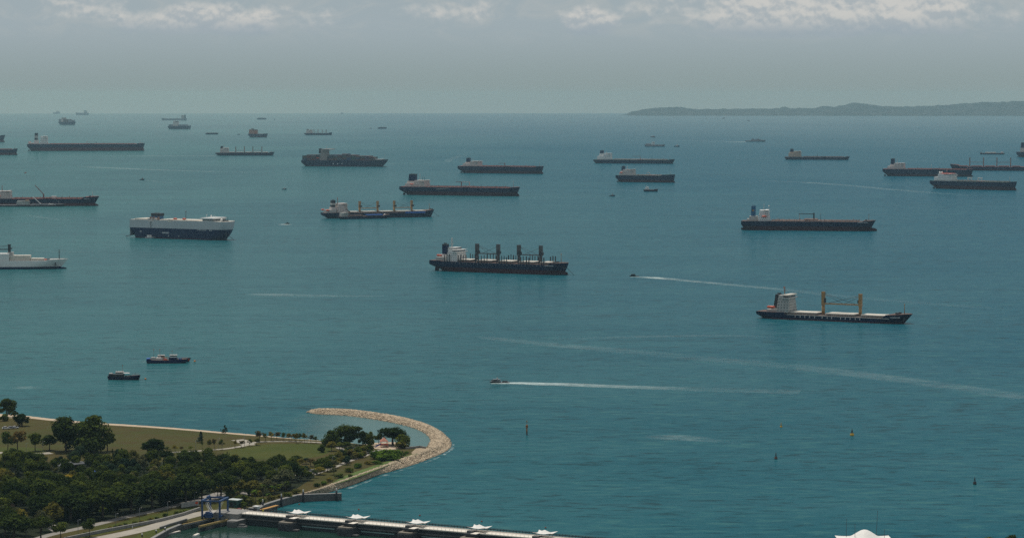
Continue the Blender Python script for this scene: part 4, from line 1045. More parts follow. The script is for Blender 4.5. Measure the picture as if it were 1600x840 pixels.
q = ground(366, 813, 3.0); r = thing('lock_pier', 'rounded concrete pier head closing the lock beside the barrage', 'pier', (q.x, q.y, 0), b_ang)
MB().prism([(-2.6, 9), (-2.6, -2.2), (-1.8, -3.4), (1.2, -3.4), (2.2, -2.2), (2.4, 9)], -2, 2.9).build('body', CONCD, r); MB().box(-2.7, 2.5, -2.0, 8.9, 2.9, 3.2).build('coping', CONC, r); MB().box(2.4, 6.4, -1.5, 1.4, -.5, .9).build('ledge', CONC, r); MB().box(2.4, 5.6, -1.0, 1.0, .91, 1.7).build('step', CONCD, r)
# retaining wall, ramp, pontoons in front of the promenade
wall_line([(222, 850), (240, 838.5), (262, 826), (282, 818.2)], 'retaining_wall', 'sloping concrete ramp wall along the promenade down to the water', 'wall', 3.0, -2, 1.4, CONCD, 3.0)
wall_line([(250, 824.5), (265, 819.5), (292, 811.5)], 'parapet', 'low dark parapet between promenade and small lawn', 'wall', 4.1, 2.6, .5, CONCD, 3.5)
wall_line([(100, 842), (160, 829.5), (220, 818.5), (250, 812.5), (285, 803.5), (312, 794.5)], 'parapet', 'long dark planter wall between lawn slope and promenade', 'wall', 4.3, 2.6, .8, CONC, 3.5)
for k, (a, b, lab) in enumerate((((255, 836.5), (281, 830.5), 'long pale pontoon moored below the lock wall'), ((303, 837.5), (310, 834.5), 'short white pontoon floating in the reservoir'))):
    P, Q = ground(*a, .5), ground(*b, .5); d = Q - P; r = thing('pontoon', lab, 'pontoon', (P.x, P.y, .35)); MB().obox((0, 0, .3), (d.x, d.y, .3), 1.4, .6).build('float', CONC if k == 0 else WHITE, r); MB().obox((0, 0, .66), (d.x, d.y, .66), 1.1, .1).build('deck', WALK, r)
for px, py in ((244, 832), (222, 838), (258, 828)):
    p = ground(px, py, 3.0); n = thing('bollard', 'dark bollard with white cap on the ramp wall', 'bollard', p, 0, 'white capped bollards on the ramp wall'); MB().cyl((0, 0, -.2), (0, 0, 1.1), .35, .3, 8).build('post', DARK, n); MB().ball((0, 0, 1.2), .38).build('cap', WHITE, n)
# banner fence
P, Q = ground(283.5, 794.3, LZ), ground(311, 790, LZ); d = Q - P; r = thing('banner', 'long pale banner board standing on the lawn edge behind the blue hoist', 'sign', P, math.atan2(d.y, d.x)); Lb = d.length
for k in range(6): MB().box(Lb * k / 6 + .05, Lb * (k + 1) / 6 - .05, -.06, .06, .5, 2.9).build('panel', paint('banner_print', (.34, .34, .33), .7, .25, 0, .8), r)
for k in range(7): MB().cyl((Lb * k / 6, .12, -.2), (Lb * k / 6, .12, 3.0), .07, .07, 6).build('post', GREY, r)
MB().box(Lb * .78, Lb * .94, -.09, -.065, 1.3, 2.3).build('printed_mark', ORANGE, r)
# park pavilion with curved pale roof in the woodland
def pavilion():
    P, Q = ground(94, 738, LZ), ground(142, 733, LZ); d = Q - P; L_ = d.length; r = thing('park_pavilion', 'low open pavilion with long arched grey roof among the woodland', 'pavilion', P, math.atan2(d.y, d.x))
    mb = MB(); vs_ = []; n = 16
    for k in range(n + 1):
        t = k / n; z = 2.8 + 1.3 * math.sin(math.pi * (.12 + .76 * t)) ** 1.2
        vs_ += [(L_ * t, -3.5, z), (L_ * t, 3.5, z + .35)]
    fs = [(2 * k, 2 * k + 2, 2 * k + 3, 2 * k + 1) for k in range(n)]
    roof = mb.add(vs_, fs, True).build('roof', paint('roof_grey', (.060, .066, .072), .6, .2), r)
    mb = MB()
    for k in range(n): mb.obox(vs_[2 * k + 1], vs_[2 * k + 3], .4, .35)
    mb.build('roof_edge', WHITE, roof)
    for k in range(7): MB().cyl((L_ * (.04 + .153 * k), -2.8, -.2), (L_ * (.04 + .153 * k), -2.8, 3.4), .14, .14, 7).build('column', GREYW, r)
    MB().box(L_ * .3, L_ * .75, -1.5, 2.5, -.1, 2.6).build('wall', paint('wall_brown', (.16, .10, .06), .8, .2), r)
    for (px, py, w, mt, lab) in ((146, 743, 3.6, TARP, 'small blue tarpaulin shelter beside the park pavilion'), (139, 745.5, 3.4, TENT, 'small white party tent beside the park pavilion'), (57, 767, 3.2, paint('tent_paleblue', (.35, .45, .55), .6, .1), 'pale blue tent in a gap of the woodland'), (17, 796, 5.0, paint('tent_buff', (.5, .36, .24), .7, .1), 'buff canvas shelter in a clearing by the tall palms')):
        p = ground(px, py, LZ); t = thing('park_tent', lab, 'tent', p, .4)
        MB().add([(-w / 2, -w / 2, 2), (w / 2, -w / 2, 2), (w / 2, w / 2, 2), (-w / 2, w / 2, 2), (0, 0, 3.4)], [(0, 1, 4), (1, 2, 4), (2, 3, 4), (3, 0, 4)]).build('canopy', mt, t)
        for sx in (-1, 1):
            for sy in (-1, 1): MB().cyl((sx * w * .45, sy * w * .45, -.2), (sx * w * .45, sy * w * .45, 2.1), .06, .06, 6).build('pole', GREYW, t)
pavilion()
# playground
p = ground(600, 698, LZ); r = thing('playground_set', 'playground tower with salmon pink roof and blue slide on sand', 'playground', p, .2)
MB().add([(-2.2, -2.2, 3.4), (2.2, -2.2, 3.4), (2.2, 2.2, 3.4), (-2.2, 2.2, 3.4), (0, 0, 5.6)], [(0, 1, 4), (1, 2, 4), (2, 3, 4), (3, 0, 4), (3, 2, 1, 0)]).build('roof', paint('roof_salmon', (.50, .20, .13), .6, .15), r)
MB().box(-1.9, 1.9, -1.9, 1.9, 1.5, 1.8).build('platform', ORANGE, r)
for sx in (-1, 1):
    for sy in (-1, 1): MB().cyl((sx * 1.9, sy * 1.9, -.2), (sx * 1.9, sy * 1.9, 3.5), .12, .12, 6).build('post', ORANGE, r)
MB().obox((-1.9, -.6, 1.9), (-5.2, -1.2, .3), 1.1, .2).build('slide', paint('slide_blue', (.02, .05, .30), .4, .1), r); MB().obox((-1.9, -1.2, 2.2), (-5.2, -1.8, .6), .12, .5).build('slide_side', paint('slide_blue', (.02, .05, .30), .4, .1), r)
wall_line([(634, 699.5), (646, 698.5), (656, 697.2), (665, 698.6)], 'lagoon_wall', 'low dark wall and rail at the lagoon end of the rocky point', 'wall', 4.0, 2.4, .6, CONC, 3.6)
# parked cars
def car(px, py, rz, mat, label):
    p = ground(px, py, LZ); r = thing('parked_car', label, 'car', (p.x, p.y, p.z + .06), rz)
    b = MB().side([(-2.1, .35), (2.1, .35), (2.15, .8), (1.3, .95), (-2.0, .98), (-2.15, .7)], -.86, .86).build('body', mat, r)
    MB().side([(-1.7, .97), (1.0, .95), (.45, 1.45), (-1.2, 1.47)], -.76, .76).build('cabin', GLASS, r); MB().box(-1.15, .4, -.74, .74, 1.47, 1.52).build('roof', mat, r)
    for x in (-1.35, 1.35):
        for y in (-.8, .8): MB().cyl((x, y - .1, .33), (x, y + .1, .33), .33, .33, 12).build('wheel', DARK, r)
    for y in (-.6, .6): MB().box(2.1, 2.17, y - .2, y + .2, .62, .78).build('headlight', LETTER, r)
CP = [paint('car_' + n, c, .3, .05) for n, c in (('white', (.7, .7, .7)), ('silver', (.35, .36, .37)), ('dark', (.03, .03, .035)), ('red', (.25, .02, .02)))]
for k, (x, y, m, lab) in enumerate(((9, 670, 0, 'white car parked on the dry field by the dark spreading tree'), (17, 669.5, 1, 'silver car parked between a white and another pale car on the dry field'), (23.5, 669, 0, 'white car at the end of the row on the dry field, nearest the open grass'), (468, 742, 2, 'dark car in the small car park of the point'), (476, 741, 0, 'white car in the small car park of the point'), (488, 737.5, 1, 'silver car near the path in the small car park'))): car(x, y, .3 + .1 * k, CP[m], lab)
# lamp posts
for k, (x, y) in enumerate(((41, 709), (67, 706), (248, 707.5), (306, 703.5), (341, 701), (382, 697), (428, 689.5), (455, 689.5), (480, 690), (512, 690), (181, 822), (218, 813), (122, 832), (262, 803), (304, 788), (335, 771), (640, 699), (552, 716), (520, 730))):
    p = ground(x, y, LZ); r = thing('lamp_post', 'slim grey lamp post beside the park paths', 'lamp', p, 0, 'lamp posts beside the park paths')
    MB().cyl((0, 0, -.3), (0, 0, 6.0), .11, .07, 6).build('pole', GREY, r); MB().obox((0, 0, 5.9), (.9, 0, 6.1), .12, .1).build('arm', GREY, r); MB().box(.6, 1.2, -.14, .14, 6.0, 6.14).build('lamp_head', GREYW, r)
# hedge of the promenade
rr = random.Random(4)
for k in range(26):
    t = k / 25; x, y = 112 + (306 - 112) * t, (840.5 + (796.5 - 840.5) * t)
    if rr.random() < .25: continue
    treepx('bush%d' % rr.choice((1, 2)), x + rr.uniform(-2, 2), y - .5, y - rr.uniform(4, 6), rr.uniform(7, 10), 'clipped dark hedge shrub along the promenade planter', 'hedge shrubs along the promenade planter')
# people: small figures on the promenade and the barrage
def person(px, py, top, z, label, rz):
    p = ground(px, py, z); me = bpy.data.meshes.new('person'); 
    V = [((0, 0, .95), .15), ((0, 0, 1.2), .17), ((0, 0, 1.42), .15), ((0, 0, 1.52), .06), ((0, .02, 1.66), .105), ((.1, 0, .85), .1), ((.12, .06, .48), .075), ((.12, 0, .05), .06), ((-.1, 0, .85), .1), ((-.12, -.08, .48), .075), ((-.12, -.14, .05), .06), ((.22, 0, 1.38), .065), ((.29, .05, 1.1), .05), ((.3, .16, .88), .04), ((-.22, 0, 1.38), .065), ((-.29, -.03, 1.1), .05), ((-.3, .08, .88), .04)]
    E = [(0, 1), (1, 2), (2, 3), (3, 4), (0, 5), (5, 6), (6, 7), (0, 8), (8, 9), (9, 10), (2, 11), (11, 12), (12, 13), (2, 14), (14, 15), (15, 16)]
    me.from_pydata([v for v, _ in V], E, []); o = bpy.data.objects.new('person', me); link(o); o.location = p; o.rotation_euler = (0, 0, rz)
    md = o.modifiers.new('skin', 'SKIN'); sv = me.skin_vertices[0].data
    for i, (_, r_) in enumerate(V): sv[i].radius = (r_, r_)
    sv[0].use_root = True
    o.modifiers.new('sub', 'SUBSURF').levels = 1; o.modifiers['sub'].render_levels = 1
    me.materials.append(top); tag(o, label, 'person')
person(207, 826, paint('cloth_white', (.5, .5, .5), .9, .1), LZ, 'person in pale clothes walking on the promenade by the hedge', .8)
person(377, 799, paint('cloth_red', (.35, .04, .04), .9, .1), LZ, 'person in red standing near the lock at the barrage end', 2.0)
person(411, 800.2, paint('cloth_yellow', (.55, .5, .05), .9, .1), 5.5, 'person in yellow on the barrage road near the white kiosk', 2.6)
person(345, 673.8, paint('cloth_dark', (.03, .03, .035), .9, .1), LZ, 'person in dark clothes on the beach near the small conifer', .4)
# corner of the pump house terrace at the right: tent roof, poles, tree tops
tp = [ground(x, y, 3.0) for x, y in ((1215, 880), (1300, 868), (1480, 866), (1700, 872), (1900, 900), (1900, 1100), (1200, 1100))]
tag(fill_poly(tp, 'terrace_ground', PAVE), kind='structure')
def corner():
    c = ground(1350, 872, 3.0); r = thing('tensile_roof', 'large white tensile roof with raised centre at the terrace edge', 'tent', (c.x, c.y, 3.0)); n = 18; s_ = (H - 3) / (872 - 146.)
    vs_ = []
    for j in range(n + 1):
        for k in range(n + 1):
            u, v = -1 + 2 * k / n, -1 + 2 * j / n
            h = 8.0 + 4.4 * math.exp(-((u - .02) ** 2 * 4.5 + v * v * 2.0)) + .5 * abs(u) ** 3
            vs_.append((u * 11.5, v * 8.5, h))
    MB().add(vs_, [(j * (n + 1) + k, j * (n + 1) + k + 1, (j + 1) * (n + 1) + k + 1, (j + 1) * (n + 1) + k) for j in range(n) for k in range(n)], True).build('canopy', TENT, r)
    for sx in (-1, 1):
        for sy in (-1, 1): MB().cyl((sx * 11, sy * 8, -.3), (sx * 11, sy * 8, 8.6), .16, .14, 8).build('column', GREYW, r)
    for (px, pt_, b, ln) in ((1322, 810, 870, 0), (1335.5, 817, 874, 0), (1367, 797.5, 868, 1.0), (1381.5, 826, 873, 0)):
        g = ground(px, b, 3.0); s2 = (H - 3) / (b - 146.); q = thing('mast_pole', 'thin dark mast pole rising beside the white tensile roof', 'pole', g, 0, 'mast poles beside the white tensile roof'); MB().cyl((0, 0, -.3), (ln, 0, (b - pt_) * s2), .13, .07, 7).build('shaft', DARK, q); MB().ball((ln, 0, (b - pt_) * s2), .16).build('finial', DARK, q)
    for (px, b, t, w, k) in ((1507, 872, 838, 24, 'olive0'), (1545, 872, 837, 26, 'broad0'), (1580, 870, 833, 34, 'rain1'), (1606, 872, 835, 30, 'rain0')):
        s2 = (H - 3) / (b - 146.); tree(k, px, b, 'tree top just showing beyond the terrace near the white tensile roof', 'tree tops beyond the terrace', height=(b - t) * s2, width=w * s2)
corner()
# ---- nearest cargo ship with two yellow cranes
def near_cargo():
    s = Ship('cargo_ship', 'black cargo ship with two yellow deck cranes, pale hatch covers and orange lifeboat', 'ship', 1184.5, 1426, 500.3, 22, B=22.5)
    m = s.m
    s.hull([(0.9, 'boot_topping', BOOT), (4.6, 'hull', BLACK)], BROWNDECK, fc=(0.855, 3.0), poop=(0.20, 1.6), rake=0.055, cut=0.02, bulb=False, ent=0.17, steep=1.0)
    s.house(1217.5, 1237, 14.6, GREYW, 6, 0.84, step=.4)
    s.funnel(1208, 1216, 21.5, DARK, DARK, bottom=9.0, casing=GREYW, lean=0.45, width=0.3)
    s.mast(1224, 28.5, CRANEBR, bottom=s.htop, r=0.5, yards=3)
    s.P(MB().box(s.X(1222), s.X(1224), -.05, .05, 27.0, 28.2), 'flag', ORANGE)
    s.P(MB().box(s.X(1227), s.X(1236.5), -s.B * .44, s.B * .44, s.htop + .02, s.htop + .9), 'bridge_roof', HATCH)
    s.lifeboat(1210, 10.4, l=8.5)
    s.P(MB().box(s.X(1200), s.X(1217), -s.B * .33, s.B * .33, 5.5, 8.2), 'deckhouse', GREYW)
    s.hatches([(1238.5, 1281), (1295, 1340), (1350, 1396)], 2.3, HATCH, 0.70)
    s.crane(1286, 24.2, YELLOW, 1342, 14.6, 3.0, cab=False); s.P(MB().box(s.X(1287.5), s.X(1290), -1.4, .6, 15.5, 19.5), 'winch_cab', DARK)
    s.crane(1344.5, 23.4, YELLOW, None, None, 3.0, cab=False); s.P(MB().box(s.X(1340.5), s.X(1343), -1.2, .5, 16.0, 18.8), 'winch_cab', DARK)
    s.P(MB().cyl((s.X(1344), 0, 22.5), (s.X(1295), 0, 15.2), .2, .2, 5).cyl((s.X(1344), 0.6, 22.0), (s.X(1320), 0, 15.2), .18, .18, 5), 'cable', DARK)
    s.mast(1413, 17.2, YELLOW, r=0.42, name='foremast', yards=1)
    for k, p in enumerate((1249, 1257, 1264.5, 1272, 1280, 1292, 1300, 1307, 1321, 1328.5, 1336, 1344, 1351)):
        x = s.X(p); _, b = s.pt(x / s.L + .5, 3.5)
        s.P(MB().box(x - .36, x + .36, -b - .10, -b + .3, 2.3, 3.9), 'side_bracket', PINKW)
    s.rail(1240, 1395); s.windlass(1404); s.anchor(1416, 4.5)
    x0, x1 = s.X(1236), s.X(1396); _, b = s.pt(.5, 4.6)
    s.P(MB().box(x0, x1, -b - .14, -b + .1, 4.25, 4.65), 'rubbing_strake', HATCH)
    s.marks(1398, 1412, 5.2, 9, 0.8)
    # supply boat lying alongside the stern
    t = Ship('supply_boat', 'small supply boat with blue and white stores alongside the stern of a black cargo ship', 'boat', 1193, 1229, 496.6, 22, B=5.0)
    t.hull([(1.4, 'hull', BLACK)], DARK, fc=(0.8, 0.7), rake=0.06, cut=0.02, bulb=False)
    rr = random.Random(5)
    for k in range(9):
        x = t.X(1196 + k * 3.3); t.P(MB().box(x - .8, x + .8, -1.6, 1.4, 1.3, 2.1 + rr.random()), 'cargo_bundle', rr.choice([TARP, WHITE, ORANGE, GREYW, TARP]))
near_cargo()

# ---- log bulk carrier in mid picture
def log_bulker():
    s = Ship('bulk_carrier', 'black bulk carrier with four dark grey cranes and rows of timber stanchions', 'ship', 671.5, 892, 425.2, 29, B=27.5)
    s.hull([(4.9, 'boot_topping', BOOTDK), (11.2, 'hull', BLACK)], BROWNDECK, fc=(0.90, 1.6), poop=(0.10, 0.6), rake=0.035, cut=0.075, ent=0.15, w0=0.75, rudder=3.4)
    s.house(700, 719, 12.6, WHITE, 5, 0.86)
    s.funnel(688, 694.5, 30.0, NAVY, DARK, bottom=18.5, casing=WHITE, width=0.24, lean=0.0)
    s.mast(702, s.htop + 13.5, GREYW, bottom=s.htop, r=.7, yards=3)
    s.P(MB().box(s.X(701), s.X(712), -s.B * .3, s.B * .3, s.htop, s.htop + 2.6), 'wheelhouse', WHITE)
    s.P(MB().box(s.X(700.6), s.X(712.4), -s.B * .303, s.B * .303, s.htop + 1.2, s.htop + 2.1), 'bridge_window', GLASS)
    s.lifeboat(690.5, 17.6)
    s.P(MB().box(s.X(682), s.X(698), -s.B * .36, s.B * .36, 11.0, 15.5), 'deckhouse', GREYW)
    for a, b in ((743.8, 777), (812, 846)):
        s.crane(a, 30.5, CRANEDK, b, 20.6, 3.8); s.crane(b + 1.4, 30.5, CRANEDK, None, None, 3.8)
        s.P(MB().cyl((s.X(b), 0, 29), (s.X(a) + 8, 0, 21.3), .17, .17, 5), 'cable', DARK)
    s.hatches([(720, 739), (749, 773), (784, 807), (818, 842), (852, 866)], 2.6, HATCH, 0.66)
    rr = random.Random(2)
    for p in (722, 726, 730, 734.5, 750, 755, 760, 764.5, 769, 785, 789, 793, 797, 801, 820, 824, 828, 833, 837, 853, 857, 861, 699, 703, 707):
        for sd in (-1, 1):
            x = s.X(p + (1.2 if sd > 0 else 0)); _, b = s.pt(min(.999, x / s.L + .5), s.D); w = rr.choice([.30, .36, .55])
            s.P(MB().box(x - w, x + w, sd * (b - .9) - .35, sd * (b - .9) + .35, s.zat(x) - .1, s.zat(x) + rr.uniform(6.8, 8.6)), 'timber_stanchion', DARK)
    for p in range(712, 868, 6):
        x = s.X(p); _, b = s.pt(x / s.L + .5, 9.6); s.P(MB().box(x - .3, x + .3, -b - .08, -b + .2, 9.3, 9.8), 'side_fitting', HATCH)
    s.mast(880, 23.5, YELLOW, name='foremast', r=.4, yards=1); s.windlass(872); s.anchor(888, 9.5); s.rail(868, 889)
    s.marks(863, 876, 9.6, 12, .9)
    x = s.L / 2 - 2; s.P(MB().cyl((x, -2.0, 8.5), (x + 11, -3.5, -.5), .22, .22, 6), 'anchor_chain', DARK)
log_bulker()

# ---- car carrier
def car_carrier():
    s = Ship('car_carrier', 'tall boxy car carrier with pale upper hull over navy blue and a blue funnel', 'ship', 206, 367, 372.3, 36, B=31, kb=.75)
    m = s.m
    UPW = paint('upper_hull_grey_white', (0.44, 0.47, 0.48), 0.5, 0.05, 0.0)
    s.hull([(0.9, 'boot_topping', BOOT), (14.2, 'hull', NAVY), (25.4, 'upper_hull', UPW)], HATCH, rake=0.055, cut=0.0, bulb=False, pw_deck=9.0, pw_wl=2.2, ent=0.13, w0=0.97, steep=2.6)
    z = s.D
    s.P(MB().box(s.X(214), s.X(236), -13.5, 13.5, z - .1, z + 1.4), 'roof_house', HATCH)
    s.P(MB().box(s.X(258), s.X(276), -13.0, 13.0, z - .1, z + 1.2).box(s.X(280), s.X(318), -13, 13, z - .1, z + 1.1), 'roof_house', HATCH)
    s.P(MB().box(s.X(237), s.X(251), -15.0, -8, z - .1, z + 2.2).box(s.X(238), s.X(248), -15.6, -15.0, z - 2.0, z + 2.0), 'vent_housing', PINKW)
    s.P(MB().box(s.X(272), s.X(277), -15.8, -10, z - 2.4, z + 1.5), 'vent_housing', HATCH)
    for p in (254, 241, 246): s.P(MB().box(s.X(p), s.X(p + 1.2), -15.7, -12, z - .1, z + 4.2), 'vent_trunk', CRANEBR)
    f = s.funnel(236.5, 249.5, z + 8.6, FBLUE, DARK, bottom=z, width=0.34, lean=-0.06)
    s.P(MB().box(s.X(236.0), s.X(250.2), -5.7, 5.7, z + 5.0, z + 8.7), 'funnel_top', DARK, f)
    s.mast(291, z + 13.5, DARK, r=.55, yards=1)
    for p in (281, 296): s.P(MB().ball((s.X(p), -11.0, z + 2.2), 3.4, 1.3, 1.2), 'rescue_boat', ORANGE)
    b = s.P(MB().box(s.X(329), s.X(346.5), -14.5, 14.5, z - .1, z + 3.0).box(s.X(325), s.X(352), -15.3, 15.3, z - 2.2, z - 0.05).box(s.X(326.5), s.X(347.5), -16.5, 16.5, z + 3.0, z + 4.8), 'bridge', WHITE)
    s.P(MB().box(s.X(330), s.X(347.9), -15.0, 15.0, z + 1.3, z + 2.5), 'bridge_window', GLASS, b)
    for p, h in ((326, 9), (338, 8), (341, 7)): s.mast(p, z + h, WHITE, bottom=z + 3, r=.3, name='antenna_mast', yards=1)
    s.P(MB().ball((s.X(355), -6, z + 1.8), 2.0), 'radome', WHITE)
    s.P(MB().ball((s.X(331), 4, z + 6.6), 1.2), 'radome', WHITE)
    s.mast(361, z + 6.2, DARK, name='foremast', r=.35, yards=0); s.windlass(357); s.rail(340, 364, 3.0)
    # quarter ramp and shell doors
    s.P(MB().obox((-s.L / 2 + 1, -9, 3.4), (-s.L / 2 - 7.5, -13, 1.6), 6.5, 0.9), 'stern_ramp', DARK)
    s.P(MB().box(-s.L / 2 - .35, -s.L / 2 + .4, -14, 6, 3.2, 25.0), 'stern_door', GREY)
    x = s.X(243); s.P(MB().box(x - .25, x + .25, -16.2, -15.7, 15.0, z - 2), 'side_recess', DARK)
    s.marks(262, 274, 7.0, 6, 2.0); s.marks(224, 227, 8.2, 2, 1.8, seed=8); s.marks(321, 336, 12.6, 14, .9); s.marks(341, 346, 12.6, 2, 1.0, seed=5)
    for p in (237, 273, 290): x = s.X(p); s.P(MB().box(x - .6, x + .6, -16.15, -15.6, 3.0, 4.6), 'pilot_door', GREYW)
    xx = s.L / 2 - 5; s.P(MB().cyl((xx, -2.0, 7.5), (xx + 13, -4.5, -.5), .22, .22, 6), 'anchor_chain', DARK); s.anchor(364, 9.0)
    t = Ship('service_boat', 'small pale service boat lying against the navy side of the car carrier', 'boat', 242, 257, 371.2, 36, B=4.2)
    t.r.location.y -= 20.5; t.r.location.x -= 11
    t.hull([(1.6, 'hull', GREY)], GREYW, fc=(.75, .5), rake=.08, cut=.02, bulb=False); t.house(246, 252, 2.6, WHITE, 1, .7, wing=False, win=False)
car_carrier()

# ---- product tanker with tall blue funnel
def blue_tanker():
    s = Ship('tanker', 'black tanker riding high with a tall blue funnel and pale bridge block', 'ship', 1160, 1367, 359.6, 4, B=32)
    s.hull([(6.4, 'boot_topping', BOOTDK), (13.6, 'hull', BLACK)], BROWNDECK, fc=(0.91, 1.4), rake=0.045, cut=0.02, w0=0.9, ent=0.15, rudder=3.0, steep=0.9, bulb=1.55)
    s.house(1186, 1203, 15.6, WHITE, 5, 0.8)
    s.P(MB().box(s.X(1172), s.X(1184), -9, 9, 13.4, 20.5), 'engine_casing', GREYW)
    s.P(MB().box(s.X(1168), s.X(1172), -7, 7, 13.4, 16.5), 'deckhouse', GREYW)
    f = s.funnel(1174, 1181, 35.0, FBLUE, FBLUE, bottom=20.4, width=0.2, lean=0.12)
    s.P(MB().cyl((s.X(1177.5), -3.35, 28.5), (s.X(1177.5), -3.1, 28.5), 1.5, 1.5, 10), 'funnel_emblem', YELLOW, f)
    s.mast(1194, s.htop + 9, GREYW, bottom=s.htop, r=.4, yards=2); s.mast(1202, s.htop + 6, GREYW, bottom=s.htop, r=.25, yards=0, name='antenna_mast')
    s.P(MB().ball((s.X(1202), 0, s.htop + 6), 1.0), 'radome', WHITE)
    s.lifeboat(1196, 20.5, l=8)
    s.tankdeck(1206, 1345, PIPE, 26, 4)
    s.crane(1271.5, 25.0, DARK, 1248, 24.0, 2.4, cab=False, cables=False); s.P(MB().box(s.X(1249) - .4, s.X(1249) + .4, -.4, .4, 13.4, 23.4), 'crane_rest', GREYW)
    s.P(MB().box(s.X(1257), s.X(1277), -6, 6, 13.4, 17.0), 'manifold_platform', PIPE)
    s.mast(1282, 25.5, DARK, r=.4, yards=1, name='derrick_post'); s.mast(1356, 24.5, YELLOW, r=.35, name='foremast', yards=1)
    s.windlass(1352); s.marks(1340, 1356, 12.2, 13, .9)
blue_tanker()

# ---- white reefer ship at the left edge
def reefer():
    s = Ship('reefer_ship', 'white hulled reefer ship with dark crane and stepped pale hatches', 'ship', -112, 102.5, 419.6, 8, B=21)
    s.hull([(2.6, 'boot_topping', NAVY), (9.6, 'hull', WHITE)], GREYW, fc=(0.865, 1.2), rake=0.062, cut=0.03, ent=0.26, pw_wl=1.7, steep=0.95)
    s.hatches([(15, 46)], 6.0, HATCH, .62, HATCH); s.hatches([(47, 66)], 2.6, HATCH, .60, HATCH)
    s.P(MB().box(s.X(-40), s.X(15), -9.6, 9.6, 9.4, 17.6), 'deck_block', WHITE)
    s.hatches([(-95, -62)], 3.2, HATCH)
    s.house(-100, -66, 14, WHITE, 5, .9); s.funnel(-104, -94, 32, DKBLUE, DARK, bottom=18, casing=WHITE)
    s.crane(14.2, 27.5, DARK, -36, 22.2, 3.4, base=17.4)
    s.crane(-58, 27.5, DARK, None, None, 3.4)
    s.P(MB().box(s.X(12), s.X(20), -4.5, 4.5, 9.4, 19.0), 'crane_house', GREYW)
    s.mast(88.7, 22.0, DARK, r=.55, name='foremast', yards=2); s.windlass(73); s.anchor(84, 6.0); s.rail(50, 98)
    s.P(MB().ball((s.X(69), -4, 10.6), 2.0, 1, .9), 'mooring_winch', ORANGE)
    s.marks(76, 84, 8.2, 9, .8)
reefer()

# ---- loaded tanker at left edge with bunker barge
def left_tanker():
    s = Ship('tanker', 'black tanker with red deck and raised slanting hose crane, bunker barge alongside', 'ship', -34, 152.5, 321.3, 9, B=32)
    s.hull([(5.2, 'boot_topping', BOOT), (13.2, 'hull', BLACK)], REDDECK, fc=(0.885, 3.0), rake=0.045, cut=0.03, ent=.16, steep=.9)
    s.house(-6, 19.5, 13.5, PINKW, 5, .84); s.funnel(-24, -12, 33, DARK, DARK, bottom=20, casing=PINKW)
    s.mast(5.5, s.htop + 10, CRANEBR, bottom=s.htop, r=.7, yards=2); s.lifeboat(2, 18)
    s.tankdeck(22, 130, REDDECK, 26, 7)
    s.crane(68, 21, REDDECK, 55, 37, 2.4, cab=False, cables=False, jb=20.5)
    for p in (36, 78, 96, 107): s.mast(p, 19, REDDECK, r=.35, yards=0, name='derrick_post')
    s.P(MB().box(s.X(80), s.X(87), -6, 6, 13.0, 17.0), 'manifold_platform', PINKW)
    s.mast(142, 24.5, PINKW, r=.4, name='foremast', yards=1); s.windlass(138); s.marks(131, 139, 12.2, 9, 1.1)
    b = Ship('bunker_barge', 'grey bunker barge with yellow topped house and white boom beside a black tanker', 'boat', -14, 99, 322.6, 9, B=15)
    b.hull([(1.0, 'boot_topping', BOOTDK), (3.2, 'hull', DARK)], GREY, fc=(.9, 1.0), rake=.03, cut=.02, bulb=False)
    b.house(27, 46, 7.0, GREYW, 3, .7); b.P(MB().box(b.X(40), b.X(45), -4, 4, b.htop, b.htop + 1.2), 'wheelhouse_top', YELLOW)
    b.crane(63, 6.0, WHITE, 51, 17.5, 1.6, cab=False, cables=False, jb=4.8)
    b.mast(90, 10.5, GREYW, r=.3, yards=0, name='foremast'); b.P(MB().box(b.X(75), b.X(82), -4, 4, 3, 5), 'deck_locker', GREYW)
    b.tankdeck(48, 88, GREY, 8, 3, posts=False, h=1.2)
left_tanker()

